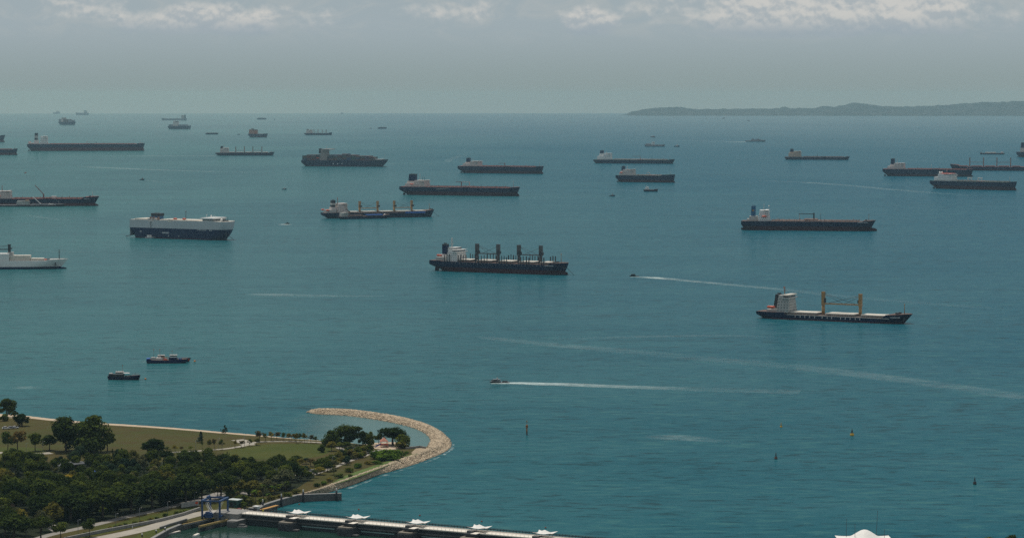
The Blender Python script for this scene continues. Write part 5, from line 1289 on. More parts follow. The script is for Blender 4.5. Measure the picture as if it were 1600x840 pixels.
# ---- bulker with lighter alongside
def lightering():
    s = Ship('bulk_carrier', 'dark bulk carrier with four yellow cranes and blue tarpaulins, lighter alongside', 'ship', 503, 681, 339.6, -18, B=28)
    s.hull([(1.2, 'boot_topping', BOOTDK), (8.2, 'hull', BLACK)], BROWNDECK, fc=(.90, 2.6), poop=(.13, 1.0), rake=.03, cut=.045, ent=.14, bulb=False)
    s.house(523, 540, 15.5, PINKW, 5, .86); s.funnel(516, 522, 29, DARK, DARK, bottom=18, casing=PINKW, band=[(.35, .6, GREYW)], width=.3)
    s.P(MB().box(s.X(507), s.X(522), -10, 10, 9, 14), 'deckhouse', GREYW)
    s.mast(526.5, s.htop + 10, CRANEBR, bottom=s.htop, r=.7); s.lifeboat(507, 13.5)
    for a, b in ((561.5, 589), (616.5, 643.5)):
        s.crane(a, 26.0, YELLOW, b, 15.5, 3.6); s.crane(b + 1, 26.0, YELLOW, None, None, 3.6)
        s.P(MB().cyl((s.X(b), 0, 25), (s.X(a) + 10, 0, 16.5), .18, .18, 5), 'cable', DARK)
    s.hatches([(544, 558), (565, 586), (593, 613), (620, 641), (648, 671)], 2.6, HATCH, .66)
    s.P(MB().obox((s.X(630), -s.B * .5 - .3, 8.0), (s.X(662), -s.B * .5 - .3, 8.0), .6, 2.6), 'tarpaulin', TARP)
    s.mast(673, 21, YELLOW, r=.45, name='foremast', yards=1); s.mast(597, 16, DARK, r=.3, yards=0, name='derrick_post'); s.windlass(676); s.rail(545, 670)
    x = s.L / 2 - 2; s.P(MB().cyl((x, -2.0, 7), (x + 10, -3.5, -.5), .22, .22, 6), 'anchor_chain', DARK)
    t = Ship('lighter', 'low dark lighter with blue covered hold alongside the bulk carrier with yellow cranes', 'boat', 529, 611, 341.6, -18, B=17)
    t.hull([(4.2, 'hull', BLACK)], BROWNDECK, fc=(.86, 1.8), rake=.07, cut=.03, bulb=False)
    t.hatches([(545, 566)], 2.0, BROWNDECK, .7); t.hatches([(572, 598)], 2.6, TARP, .72, DARK)
    t.house(531, 541, 6, GREYW, 2, .75); t.crane(551, 10, DARK, 540, 16, 1.4, cab=False, cables=False, jb=8); t.P(MB().ball((t.X(602), 0, 5.8), 1.6), 'mooring_winch', WHITE)
lightering()

# ---- tankers of the middle distance
def tanker(label, xs, xe, y, yaw, D, boot, hs, funnel, mast_p, deckm=REDDECK, hullm=BLACK, housem=PINKW, fc=(0.94, 0.8), crane=None, fm=None, rud=None, fmat=NAVY, tiers=4, cut=.05, bootm=BOOTDK, rev=False, deckhouse=None, hh=None, name='tanker', B=None, band=None, casing=None, Lf=None, pipes=True, ent=.15, rake=.03, group=None):
    s = Ship(name, label, 'ship', xs, xe, y, yaw, B=B, rev=rev, group=group)
    m = s.m
    s.hull([(boot * m, 'boot_topping', bootm), (D * m, 'hull', hullm)], deckm, fc=(fc[0], fc[1] * m) if fc else None, rake=rake, cut=cut, ent=ent, w0=.8, rudder=(rud * m if rud else None))
    if hs: s.house(hs[0], hs[1], hs[2] * m, housem, tiers, .82)
    if deckhouse: s.P(MB().box(*sorted((s.X(deckhouse[0]), s.X(deckhouse[1]))), -s.B * .36, s.B * .36, s.D - .1, s.D + deckhouse[2] * m), 'deckhouse', housem)
    if funnel: s.funnel(funnel[0], funnel[1], funnel[2] * m, fmat, DARK, bottom=funnel[3] * m, casing=housem, width=.3, band=band)
    if mast_p: s.mast(mast_p[0], mast_p[1] * m, GREYW, bottom=s.htop, r=.6, yards=2)
    if pipes and hs:
        a, b = (hs[1] + 3, xe - (xe - xs) * .08) if not rev else (xs + (xe - xs) * .08, hs[0] - 3)
        s.tankdeck(a, b, deckm if deckm is not GREENDECK else PIPE, 14, int(xs), crane and (crane[0], crane[1] * m, crane[2], crane[3] * m), h=1.6)
    if fm: s.mast(fm[0], fm[1] * m, GREYW, r=.5, name='foremast', yards=1)
    return s
s = tanker('long black tanker with a broad dark blue funnel and pale bridge block', 625, 814.5, 305, 21, 13.0, 5.8, (647, 666, 9.5), (637, 647.5, 32.5, 21.5), (654, 33), deckm=REDDECK, crane=(721, 20.5, 712, 20.8), fm=(804, 23.5), rud=2.6, tiers=5, deckhouse=(634, 648, 5.0))
s.lifeboat(646, 17 * s.m); s.crane(734, 20 * s.m, PINKW, 722, 20.8 * s.m, 1.6, cab=False, cables=False); s.mast(658, s.htop + 8, DARK, bottom=s.htop, r=.5, yards=0, name='antenna_mast'); s.mast(661.5, s.htop + 7, DARK, bottom=s.htop, r=.5, yards=0, name='antenna_mast'); s.mast(752.5, 18 * s.m, DARK, r=.5, yards=0, name='derrick_post')
s.P(MB().obox((s.X(706), -s.B * .5 - .5, 11.5 * s.m), (s.X(686), -s.B * .5 - .5, 9.8 * s.m), .6, .8), 'gangway', GREYW)
s = tanker('black tanker with low wide pale bridge block, moored beyond the broad funnelled tanker', 716, 851.5, 270.8, 24, 11.0, 4.4, (735, 749, 7.5), (727.5, 732, 23.5, 17), (737, 22.5), deckm=REDDECK, crane=(789, 16, 779, 15.6), fm=(845, 18), rud=2.0, deckhouse=(724, 736, 4.0))
s.mast(823, 15.5 * s.m, GREYW, r=.5, yards=0, name='derrick_post')
s = tanker('low laden black tanker with tall pale after house, just beyond a shorter high riding tanker', 927.5, 1055, 255.4, 10, 6.0, 0.6, (943, 955, 9.5), (937, 942.5, 20, 15.5), (947, 19.5), deckm=GREENDECK, housem=WHITE, crane=(1001, 10, 987, 11.2), fm=(1047, 12), deckhouse=(933.5, 944, 5.0), cut=.02)
s.mast(1019, 10.5 * s.m, DARK, r=.6, yards=0, name='derrick_post')
s = tanker('short high riding black tanker with raised forecastle and a hooped hose crane', 962.5, 1056, 284.7, 22, 10.6, 4.0, (973, 991, 9.0), (970.5, 975, 24.5, 17.5), (979, 25), deckm=GREENDECK, fc=(.80, 1.6), fm=(1049, 17), rud=1.6, tiers=4, deckhouse=(968, 975, 3.6))
mb = MB(); pc = [(s.X(1013 + 3 * math.cos(t)), 0, s.D + 1.5 * s.m + 3.2 * s.m * math.sin(t)) for t in [k * math.pi / 10 for k in range(11)]]
for a, b in zip(pc, pc[1:]): mb.cyl(a, b, .6, .6, 6)
s.P(mb, 'hose_crane', GREYW); s.lifeboat(972, s.D + 4 * s.m)
s = tanker('low laden tanker with buff bridge block, far out by itself', 1227, 1327, 249.6, 5, 4.4, 0.5, (1240, 1252, 8.5), (1235, 1240, 16.5, 12), None, deckm=BROWNDECK, housem=paint('house_buff', (.50, .38, .28), .5, .1, .2), fm=(1323, 10), deckhouse=(1233, 1241, 5.5), cut=.02)
s.mast(1277, 10 * s.m, DARK, r=.8, yards=0, name='derrick_post')
s = tanker('black bulk carrier with red deck and pinkish bridge block, overlapped by a white housed tanker', 1381.5, 1519, 275.4, 10, 11.0, 3.6, (1398, 1414, 8.5), (1393, 1398.5, 26.5, 18), (1402.5, 26.5), deckm=REDDECK, fm=(1510, 17), rud=2, deckhouse=(1389, 1399, 4.0), name='bulk_carrier')
s.mast(1455, 19 * s.m, PINKW, r=.5, yards=0, name='derrick_post'); s.mast(1467, 15 * s.m, DARK, r=.5, yards=0, name='derrick_post'); s.mast(1434, 15 * s.m, DARK, r=.5, yards=0, name='derrick_post')
s = tanker('tanker with bright white bridge block, red monkey island and white deck domes', 1456.5, 1588, 295.8, 30, 12.2, 5.2, (1468, 1491, 10.5), None, None, deckm=GREENDECK, housem=WHITE, fm=(1577, 20), rud=2, deckhouse=(1463, 1470, 6), B=30)
s.P(MB().box(s.X(1472), s.X(1490), -9, 9, s.htop, s.htop + 1.0), 'monkey_island', ORANGE)
for p in (1467, 1470.5): s.P(MB().ball((s.X(p), 2, s.htop + 2.6), 2.0), 'radome', WHITE)
for p in (1515, 1531):
    s.P(MB().cyl((s.X(p - 2.5), 0, s.D), (s.X(p - 2.5), 0, s.D + 6.5), 1.0, 1.0, 8).cyl((s.X(p + 2.5), 0, s.D), (s.X(p + 2.5), 0, s.D + 6.5), 1.0, 1.0, 8).box(s.X(p - 3.4), s.X(p + 3.4), -2, 2, s.D + 6.5, s.D + 8), 'deck_gantry', WHITE)
s.mast(1479, s.htop + 9, GREYW, bottom=s.htop, r=.5)
s = tanker('very long black crude tanker with banded funnel, the longest ship of all', 46.5, 223.5, 235.6, 4, 10.6, 5.2, (66, 76.5, 11.5), (57, 62, 27, 16.5), None, deckm=REDDECK, housem=WHITE, fm=(217, 16), rud=1.8, fmat=DARK, band=[(.30, .62, GREYW)], B=60, cut=.03, rake=.02, bootm=BOOT)
s.mast(71.5, s.htop + 8, GREYW, bottom=s.htop, r=.8); s.crane(136, 14.5 * s.m, GREYW, 148, 14.3 * s.m, 2.4, cab=False, cables=False); s.mast(150, 14.5 * s.m, DARK, r=.9, yards=0, name='derrick_post'); s.mast(180, 14 * s.m, GREYW, r=.6, yards=0, name='derrick_post')
s.P(MB().box(s.X(49), s.X(57), -14, 14, s.D - .1, s.D + 4), 'deckhouse', GREYW); s.lifeboat(49.5, s.D + 6)
s = tanker('black tanker with rust red deck and slim foremast, only its bow half in view', -70, 25.5, 242.2, 6, 8.6, 3.4, (-58, -46, 9), (-64, -60, 24, 16), None, deckm=REDDECK, fm=(21, 15.5), cut=.03, bootm=BOOT)
s = tanker('overhanging dark bow with red waterline, behind the rust red decked bow', -75, 6.5, 222.0, 10, 9.0, 3.6, (-62, -52, 8), (-68, -64, 22, 15), None, deckm=DARK, fc=(.93, 1.2), cut=.03, bootm=BOOT, rake=.05)
s = tanker('dark stern of a ship cut by the frame beyond two brown crane posts', 1591, 1690, 246.0, 8, 8.0, 2.4, (1604, 1616, 9), (1597, 1602, 22, 14), None, deckm=DARK, cut=.04, rud=1.0)

# ---- bulk carriers with cranes, middle and far
def bulker(label, xs, xe, y, yaw, D, boot, hs, funnel, mast_p, posts, post_top, jibz, cm, fm=None, rev=False, fc=(.92, .9), hm=BLACK, housem=PINKW, deckm=BROWNDECK, B=None, hatch=True, pw=3.0, group=None):
    s = Ship('bulk_carrier', label, 'ship', xs, xe, y, yaw, rev=rev, B=B); m = s.m
    s.hull([(boot * m, 'boot_topping', BOOTDK), (D * m, 'hull', hm)], deckm, fc=(fc[0], fc[1] * m), rake=.03, cut=.04, ent=.15)
    s.house(hs[0], hs[1], hs[2] * m, housem, 4, .84)
    s.funnel(funnel[0], funnel[1], funnel[2] * m, DARK, DARK, bottom=funnel[3] * m, casing=housem, width=.28)
    if mast_p: s.mast(mast_p[0], mast_p[1] * m, GREYW, bottom=s.htop, r=.5)
    for i in range(0, len(posts), 2):
        s.crane(posts[i], post_top * m, cm, posts[i + 1], jibz * m, pw, cab=False, cables=False); s.crane(posts[i + 1], post_top * m, cm, None, None, pw, cab=False)
    if hatch:
        edges = sorted(posts); d = (edges[1] - edges[0]); sp = [(edges[0] - d * .8, edges[0] - d * .12)] + [(a + d * .12, b - d * .12) for a, b in zip(edges, edges[1:])] + [(edges[-1] + d * .12, edges[-1] + d * .7)]
        s.hatches(sp, 2.4, deckm if rev else HATCH, .6)
    if fm: s.mast(fm[0], fm[1] * m, GREYW, r=.4, name='foremast', yards=1)
    return s
bulker('bulk carrier under way with four slim tan cranes, laden low', 337.5, 428.5, 243.0, 4, 4.4, .5, (347, 358, 7.5), (345, 349, 14.5, 11), (351, 17.5), (368.5, 382, 395, 409), 13.4, 8.0, CRANEBR, (423.5, 11), B=30)
bulker('bulk carrier with two pairs of brown crane posts, bow turned away to the left', 1488, 1668, 266.6, 2, 6.0, 1.6, (1640, 1654, 8), (1656, 1662, 20, 12), None, (1518, 1538.5, 1558.5, 1579), 19.0, 12.5, CRANEBR, (1497, 11), rev=True, fc=(.925, 2.6), deckm=REDDECK, B=38)
bulker('far bulk carrier with four faint thin cranes and pale bridge block', 475.5, 519.5, 211.0, 20, 3.0, .6, (480, 487, 5.0), (479, 481.5, 9, 6.5), None, (490.5, 497, 503.5, 510), 8.4, 5.0, CRANEBR, None, B=28, hatch=False)

# ---- container ship
BUFFDK = paint('house_dull_buff', (.34, .29, .26), .55, .12, .2)
def container_ship():
    CB = [paint('container_' + n, c, .55, .2, .3) for n, c in (('red', (.13, .035, .03)), ('rust', (.12, .055, .04)), ('blue', (.02, .04, .10)), ('navy', (.018, .025, .05)), ('grey', (.12, .12, .12)), ('green', (.03, .07, .06)))]
    s = Ship('container_ship', 'dark container ship stacked with red and navy containers around a mid aft bridge', 'ship', 472, 608, 260.0, 20, B=36); m = s.m
    s.hull([(1.0 * m, 'boot_topping', BOOT), (9.4 * m, 'hull', BLACK)], DARK, fc=(.90, 1.4 * m), rake=.07, cut=.03, ent=.20, pw_deck=3.6, pw_wl=1.6)
    rr = random.Random(9)
    def stack(p0, p1, tops):
        p = p0; k = 0
        while p < p1 - 2:
            q = min(p + 7.2, p1); n = tops[min(len(tops) - 1, k)]; k += 1
            for t in range(n):
                x0, x1 = s.X(p) + .3, s.X(q) - .3; z = s.D + .2 + t * 2.65
                for (ya, yb) in ((-.48, -.2), (-.2, .12), (.12, .48)):
                    s.P(MB().box(x0, x1, s.B * ya + .05, s.B * yb - .05, z, z + 2.6 - rr.random() * .06), 'container', rr.choice(CB))
            p = q
    stack(474, 499, [5, 6, 6, 6]); stack(516, 590, [6, 6, 6, 7, 6, 6, 5, 5, 5, 4, 4])
    s.house(501, 513, 16.5 * m, BUFFDK, 7, .72); s.funnel(498, 502, 27.5 * m, DARK, DARK, bottom=20 * m, width=.25)
    s.P(MB().box(s.X(505), s.X(520), -s.B * .5, s.B * .5, s.htop, s.htop + 2.0), 'bridge_wing', BUFFDK)
    s.mast(509.5, s.htop + 9 * m * .6, GREYW, bottom=s.htop, r=.6); s.mast(602, 19 * m, GREYW, r=.5, name='foremast', yards=1)
    s.lifeboat(498.5, s.D + 6, l=9)
    for p in (523, 530, 537): x = s.X(p); s.marks(p, p + 2.2, 3.6 * m, 1, 2.6, seed=p)
    x = s.X(598); _, b = s.pt(.93, 8 * m); s.P(MB().box(s.X(584), s.X(600), -12, 12, s.zd(.92) - .2, s.zd(.92) + 1.6), 'breakwater', GREYW)
container_ship()

# ---- far ships (a few pixels each)
def far_ship(name, label, xs, xe, y, yaw, D, house=None, fun=None, rev=False, hm=BLACK, housem=PINKW, boxes=None, masts=(), boot=.6, B=None, group=None, fc=(.9, .5), cut=.03, deckm=BROWNDECK):
    s = Ship(name, label, 'ship', xs, xe, y, yaw, rev=rev, B=B, group=group); m = s.m
    s.hull([(boot * m, 'boot_topping', BOOTDK), (D * m, 'hull', hm)], deckm, fc=(fc[0], fc[1] * m) if fc else None, rake=.035, cut=cut, bulb=False)
    if house: s.house(house[0], house[1], house[2] * m, housem, 3, .8, win=False)
    if fun: s.funnel(fun[0], fun[1], fun[2] * m, DARK, DARK, bottom=D * m, width=.25)
    for k, (a, b, h, mt) in enumerate(boxes or []):
        s.P(MB().box(*sorted((s.X(a), s.X(b))), -s.B * .45, s.B * .45, s.D - .1, s.D + h * m), 'cargo_stack', mt)
    for (p, h) in masts: s.mast(p, h * m, GREYW, r=.5, yards=1, name='mast')
    return s
s = far_ship('tanker', 'far tanker with orange brown house seen three quarters from ahead', 389, 419, 214.4, 52, 5.2, (390, 400, 6.5), (392, 395, 13), housem=paint('house_orange', (.38, .16, .08), .5, .1, .3), boot=1.6, B=27, masts=((394, 15),))
s = far_ship('container_ship', 'faint far container ship seen nearly end on, dark and high stacked', 93, 118.5, 195.0, 55, 4.2, (97, 101, 6.5), None, boxes=[(93.5, 96.5, 4.5, GREY), (101.5, 110, 4.2, BROWNDECK), (110.3, 115, 3.2, GREY)], B=36)
s = far_ship('cargo_ship', 'pale far ship on the horizon with a tall mast near its stern', 118.5, 138.5, 179.8, 5, 3.2, (131, 136, 3.5), None, rev=True, hm=GREY, housem=GREYW, masts=((133.5, 9.5),), B=30)
s = far_ship('cargo_ship', 'tiny faint ship on the horizon beside a taller masted one', 83, 94, 177.8, 5, 2.0, (88, 93, 2.2), None, rev=True, hm=GREY, B=20)
s = far_ship('tanker', 'faint far tanker low in the water with after house, behind a dark container ship', 252.5, 292, 188.0, 3, 2.8, (283, 288, 5.0), (288, 290, 8.5), rev=True, hm=GREY, housem=GREYW, B=40)
s = far_ship('container_ship', 'far dark container ship with pale house amidships in front of a faint tanker', 263, 298.5, 201.6, 14, 4.6, (271, 279, 7.5), None, boxes=[(264.5, 270.5, 2.6, GREY), (280, 293, 2.4, GREY)], B=30, masts=((274, 15),))
s = far_ship('coastal_tanker', 'small grey coastal tanker with a white house followed by a tug', 1007, 1039.5, 229.0, 3, 3.0, (1018, 1023, 4.0), None, hm=GREY, housem=WHITE, B=16, boxes=[(1009, 1017, 1.6, GREY)], masts=((1021, 7.5),))
s = far_ship('coastal_tanker', 'small black coastal tanker with white house below a short high riding tanker', 1005.5, 1028.5, 299.2, 8, 3.0, (1008, 1013.5, 3.6), None, hm=BLACK, housem=WHITE, B=11, fc=(.75, .7), masts=((1010, 9),))
s = far_ship('cargo_ship', 'tiny low dark vessel beyond a grey coastal tanker', 1016.5, 1024, 214.6, 0, 1.2, (1019, 1022, 1.0), None, B=9)
for a, b, y, lab in ((321, 341.5, 210.0, 'long low dark deck barge under tow behind an orange housed ship'), (401.5, 416.5, 186.8, 'faint low barge towed near the horizon'), (590, 604.5, 201.2, 'short dark blue barge towed far behind the container ship')):
    s = Ship('barge', lab, 'barge', a, b, y, 0, B=18); s.hull([(1.9 * s.m, 'hull', DKBLUE if a > 500 else BLACK)], BROWNDECK, rake=.05, cut=.03, bulb=False)
    s.P(MB().box(s.X(a + 1.5), s.X(b - 2), -7, 7, 1.9 * s.m - .1, 2.5 * s.m), 'cargo_heap', BROWNDECK)
s = Ship('barge', 'long barge with pale cargo and low end houses beyond brown crane posts', 'barge', 1532, 1569.5, 241.2, 0, B=22); s.hull([(2.0 * s.m, 'hull', BLACK)], BROWNDECK, rake=.04, cut=.03, bulb=False)
s.P(MB().box(s.X(1540), s.X(1556), -8, 8, 2 * s.m - .1, 3.2 * s.m), 'cargo_heap', HATCH); s.P(MB().box(s.X(1563), s.X(1567), -6, 6, 2 * s.m - .1, 3.8 * s.m), 'end_house', PINKW); s.P(MB().box(s.X(1533), s.X(1534.5), -6, 6, 2 * s.m - .1, 3.8 * s.m), 'end_house', GREY)
def tug(label, xc, y, w, cat='tug', mats=(BLACK, WHITE), name='tugboat', yaw=0, rev=False, mast=True, group=None):
    s = Ship(name, label, cat, xc - w / 2, xc + w / 2, y, yaw, rev=rev, B=w * .25 * ground(xc, y).length / F, group=group); m = s.m
    s.hull([(w * .13 * m, 'hull', mats[0])], DARK, fc=(.6, w * .07 * m), rake=.07, cut=.03, bulb=False)
    a, b = (xc - w * .08, xc + w * .22) if not rev else (xc - w * .22, xc + w * .08)
    s.house(a, b, w * .24 * m, mats[1], 2, .7, wing=False, win=False)
    if mast: s.mast(xc + (w * .05 if not rev else -w * .05), s.htop + w * .25 * m, DARK, bottom=s.htop, r=.12 * m, yards=1)
    s.P(MB().cyl((s.X(xc - w * .18), 0, w * .1 * m), (s.X(xc - w * .18), 0, w * .3 * m), .12 * w * m * .4, .1 * w * m * .4, 8), 'funnel', DARK)
    return s
tug('tug with tow line ahead of the long low barge', 373, 210.6, 4.6)
tug('faint tug near the horizon, ahead of a low barge', 429, 187.2, 3.0)
tug('tiny tug ahead of the short dark blue barge', 579.5, 201.2, 4.0)
tug('dark tug with white bow wave following a grey coastal tanker', 1057.5, 229.4, 9.0)
tug('lone dark tug on open water with a faint wake', 222, 281.3, 8.0, mats=(BLACK, CRANEBR))
tug('lone low dark launch on open water below the container ship', 444, 296.2, 7.5, name='launch', cat='boat', mast=False)
tug('black launch near a black coastal tanker', 956.5, 306.6, 9.5, mats=(BLACK, GREYW), name='launch', cat='boat')
tug('small speedboat throwing white spray beside the car carrier', 448.5, 350.0, 8.0, mats=(DARK, DARK), name='speedboat', cat='boat', mast=False)
tug('tiny red boat alone beyond the red decked tanker', 39.5, 270.4, 4.0, mats=(ORANGE, ORANGE), name='launch', cat='boat', mast=False)
tug('faint small craft far out before the island', 1130.5, 185.6, 5.5, mats=(GREY, GREY), name='launch', cat='boat', mast=False)
tug('second faint small craft before the island, nearer a warship', 1169, 189.6, 5.0, mats=(GREY, GREY), name='launch', cat='boat', mast=False)
tug('barely visible small craft on the horizon, alone in the gap above the container ship', 534, 178.0, 6.0, mats=(GREY, GREY), name='launch', cat='boat', mast=False)
# ---- warship
s = Ship('warship', 'grey warship under way with twin masts and a white wake', 'ship', 1164.5, 1196.5, 221.4, 0, B=13); m = s.m
s.hull([(.3 * m, 'boot_topping', DARK), (1.8 * m, 'hull', GREY)], GREY, fc=(.62, .5 * m), rake=.06, cut=.02, bulb=False, ent=.4, pw_wl=1.5, pw_deck=1.9)
s.P(MB().side([(s.X(1172), 1.7 * m), (s.X(1190), 1.7 * m), (s.X(1188.5), 3.6 * m), (s.X(1184), 4.4 * m), (s.X(1179), 3.4 * m), (s.X(1174), 3.2 * m)], -4.6, 4.6), 'superstructure', GREY)
s.mast(1181, 7.0 * m, GREY, bottom=3 * m, r=1.0); s.mast(1184.5, 7.6 * m, GREY, bottom=4 * m, r=1.0)
s.P(MB().box(s.X(1175), s.X(1178), -3, 3, 3 * m, 4.8 * m), 'funnel', GREY); s.P(MB().ball((s.X(1191), 0, 2.6 * m), 3.0, 2.2, 1.8).cyl((s.X(1191), 0, 2.6 * m), (s.X(1193), 0, 3.0 * m), .3, .2, 6), 'gun_turret', GREY)
# ------------------------------------------------------------------ small boats, buoys, wakes
def work_boat():
    s = Ship('work_boat', 'dark moored work boat with white awning and a small orange buoy ahead', 'boat', 169, 219.5, 592.5, 10, B=5.6)
    s.hull([(.4, 'boot_topping', BOOTDK), (2.1, 'hull', BLACK)], DARK, fc=(.72, .9), poop=(.1, .5), rake=.05, cut=.01, bulb=False)
    s.P(MB().box(s.X(170.5), s.X(194), -2.0, 2.0, 2.0, 3.9), 'deckhouse', DARK); s.P(MB().box(s.X(181), s.X(193), -1.8, 1.8, 3.9, 5.6), 'wheelhouse', PINKW)
    s.P(MB().box(s.X(181.5), s.X(192.5), -1.85, 1.85, 4.6, 5.2), 'window_band', GLASS); s.P(MB().obox((s.X(192), 0, 4.6), (s.X(202.5), 0, 4.6), 3.6, .25), 'awning', WHITE)
    for p in (193, 202): s.P(MB().cyl((s.X(p), -1.5, 2), (s.X(p), -1.5, 4.5), .07, .07, 5), 'awning_post', GREY)
    s.mast(191.5, 10.2, CRANEBR, bottom=5.4, r=.12, yards=1); s.mast(212, 5.8, GREY, r=.08, yards=0, name='foremast'); s.mast(183.5, 6.8, DARK, bottom=5, r=.18, yards=0, name='exhaust_stack')
    s.P(MB().box(s.X(191), s.X(192), -.03, .03, 9.5, 10.1), 'flag', ORANGE)
    for k in range(6): s.P(MB().ball((s.X(197 + 2.4 * k), -.6 + .3 * (k % 3), 2.6), .6, .5, .6, 8, 6), 'gear_bundle', (DARK, GREY, CRANEBR)[k % 3])
    for k in range(6): s.P(MB().cyl((s.X(175 + 6.5 * k), -2.85, 1.2), (s.X(175 + 6.5 * k), -2.55, 1.2), .42, .42, 10), 'tyre_fender', DARK)
    s.P(MB().box(s.X(171), s.X(176), -1.5, 1.5, 3.9, 4.6), 'raft_canister', GREYW); s.rail(200, 217, 1.5, .9)
work_boat()
def blue_boat():
    t = Ship('work_boat', 'black work boat with orange fenders tied behind a blue hulled boat', 'boat', 236, 298, 564.8, 6, B=5.6)
    t.hull([(2.0, 'hull', BLACK)], DARK, fc=(.75, .8), rake=.05, cut=.01, bulb=False); t.house(246, 258, 3.0, GREYW, 2, .7, wing=False, win=False); t.mast(250, 9.5, CRANEBR, bottom=4.5, r=.12, yards=1); t.mast(240.5, 9.8, CRANEBR, r=.12, yards=1, name='stern_mast')
    for p in (291, 295): t.P(MB().ball((t.X(p), -1.6, 1.6), .55, .5, .7, 8, 6), 'fender', ORANGE)
    s = Ship('work_boat', 'blue hulled work boat with white wheelhouse moored alongside a black boat', 'boat', 229.5, 293, 566.6, 4, B=6.0)
    s.hull([(.3, 'boot_topping', BOOTDK), (2.2, 'hull', NAVY)], BROWNDECK, fc=(.70, .6), poop=(.12, .9), rake=.05, cut=.01, bulb=False)
    s.P(MB().box(s.X(229.8), s.X(235), -2.7, 2.7, 2.4, 3.6), 'stern_bulwark', TARP); s.P(MB().box(s.X(264), s.X(277), -2.0, 2.0, 2.0, 4.2), 'deckhouse', NAVY); s.P(MB().box(s.X(265.5), s.X(276), -1.9, 1.9, 4.2, 5.9), 'wheelhouse', WHITE); s.P(MB().box(s.X(266), s.X(276.3), -1.95, 1.95, 4.9, 5.5), 'window_band', GLASS); s.P(MB().box(s.X(265), s.X(277), -2.2, 2.2, 5.9, 6.1), 'wheelhouse_roof', GREYW)
    s.mast(269, 9.0, CRANEBR, bottom=6, r=.1, yards=1); s.mast(265, 8.4, CRANEBR, bottom=6, r=.08, yards=0, name='antenna_mast')
    s.P(MB().box(s.X(244), s.X(254), -1.6, 1.6, 2.0, 4.0), 'cargo_box', PINKW); s.P(MB().cyl((s.X(253), 0, 2), (s.X(253), 0, 5.4), .5, .4, 8), 'funnel', DARK); s.P(MB().obox((s.X(254), 0, 4.4), (s.X(263), 0, 4.0), .4, .5), 'boom', YELLOW); s.P(MB().box(s.X(256), s.X(261), -1.4, 1.4, 2, 3.2), 'net_pile', ORANGE)
    s.P(MB().box(s.X(237), s.X(243), -1.6, 1.6, 2.2, 4.4), 'deckhouse', GREYW); s.P(MB().obox((s.X(279), -.9, 3.2), (s.X(284), -.9, 3.2), 1.6, .9), 'tarpaulin', TARP); s.rail(276, 292, 1.5, .9)
blue_boat()
def fast_boat(name, label, xs, xe, y, mat, D, hx, hh, rev=True, extra=True):
    s = Ship(name, label, 'boat', xs, xe, y, 4, rev=rev, B=(xe - xs) * .26 * ground(xs, y).length / F); m = s.m
    s.hull([(D * m, 'hull', mat)], GREY, fc=(.55, .45 * D * m), rake=.09, cut=.01, bulb=False, ent=.42, pw_wl=1.6, pw_deck=2.2)
    s.house(hx[0], hx[1], hh * m, GREY if extra else DARK, 2, .62, wing=False, win=False)
    s.P(MB().box(*sorted((s.X(hx[0] - .3), s.X(hx[1] + .2))), -s.B * .33, s.B * .33, s.D + hh * m * .62, s.D + hh * m * .88), 'window_band', GLASS)
    if extra:
        s.mast((hx[0] + hx[1]) / 2 + 1, s.htop + 2.2 * m, DARK, bottom=s.htop, r=.16, yards=2); s.P(MB().box(*sorted((s.X(785), s.X(793))), -s.B * .25, s.B * .25, s.D - .1, s.D + 1.6 * m), 'aft_equipment', DARK); s.P(MB().ball((s.X(769), 0, s.D + 1.0), .8, .6, .5, 8, 6), 'gun_mount', DARK)
        s.P(MB().ball((s.X(777), 0, s.htop + .6), .55), 'radome', GREYW)
    return s
fast_boat('patrol_boat', 'dark patrol boat with mast speeding ahead of a long white wake', 764, 796, 597.6, DARK, 1.5, (770, 782), 3.2)
fast_boat('speedboat', 'low dark speedboat running fast with a pale wake curving off behind', 983, 998.5, 431.6, DARK, 1.0, (986, 993), 2.0, extra=False)
# beacon
p = ground(823.2, 679, 0); r = thing('beacon', 'tall rusty orange pile beacon standing in the water', 'beacon', p); s_ = p.length / F
RUST = paint('beacon_orange', (.30, .125, .04), .7, .25, .3)
MB().cyl((0, 0, -2), (0, 0, 3.4 * s_), 1.25 * s_, 1.25 * s_, 12).build('pile_base', DARK, r); MB().cyl((0, 0, 3.4 * s_), (0, 0, 12 * s_), 1.2 * s_, 1.15 * s_, 12).build('column', RUST, r)
MB().cyl((0, 0, 12 * s_), (0, 0, 12.5 * s_), 2.4 * s_, 2.4 * s_, 12).build('platform', RUST, r); MB().cyl((0, 0, 12.5 * s_), (0, 0, 16 * s_), 2.0 * s_, 1.6 * s_, 10).build('lantern_house', RUST, r); MB().cyl((0, 0, 16 * s_), (0, 0, 23 * s_), .32 * s_, .25 * s_, 6).build('mast', YELLOW, r); MB().obox((-1.3 * s_, 0, 22.3 * s_), (1.3 * s_, 0, 20.4 * s_), .5 * s_, .6 * s_).obox((-1.2 * s_, 0, 20.4 * s_), (1.3 * s_, 0, 22.8 * s_), .5 * s_, .6 * s_).build('topmark', YELLOW, r)
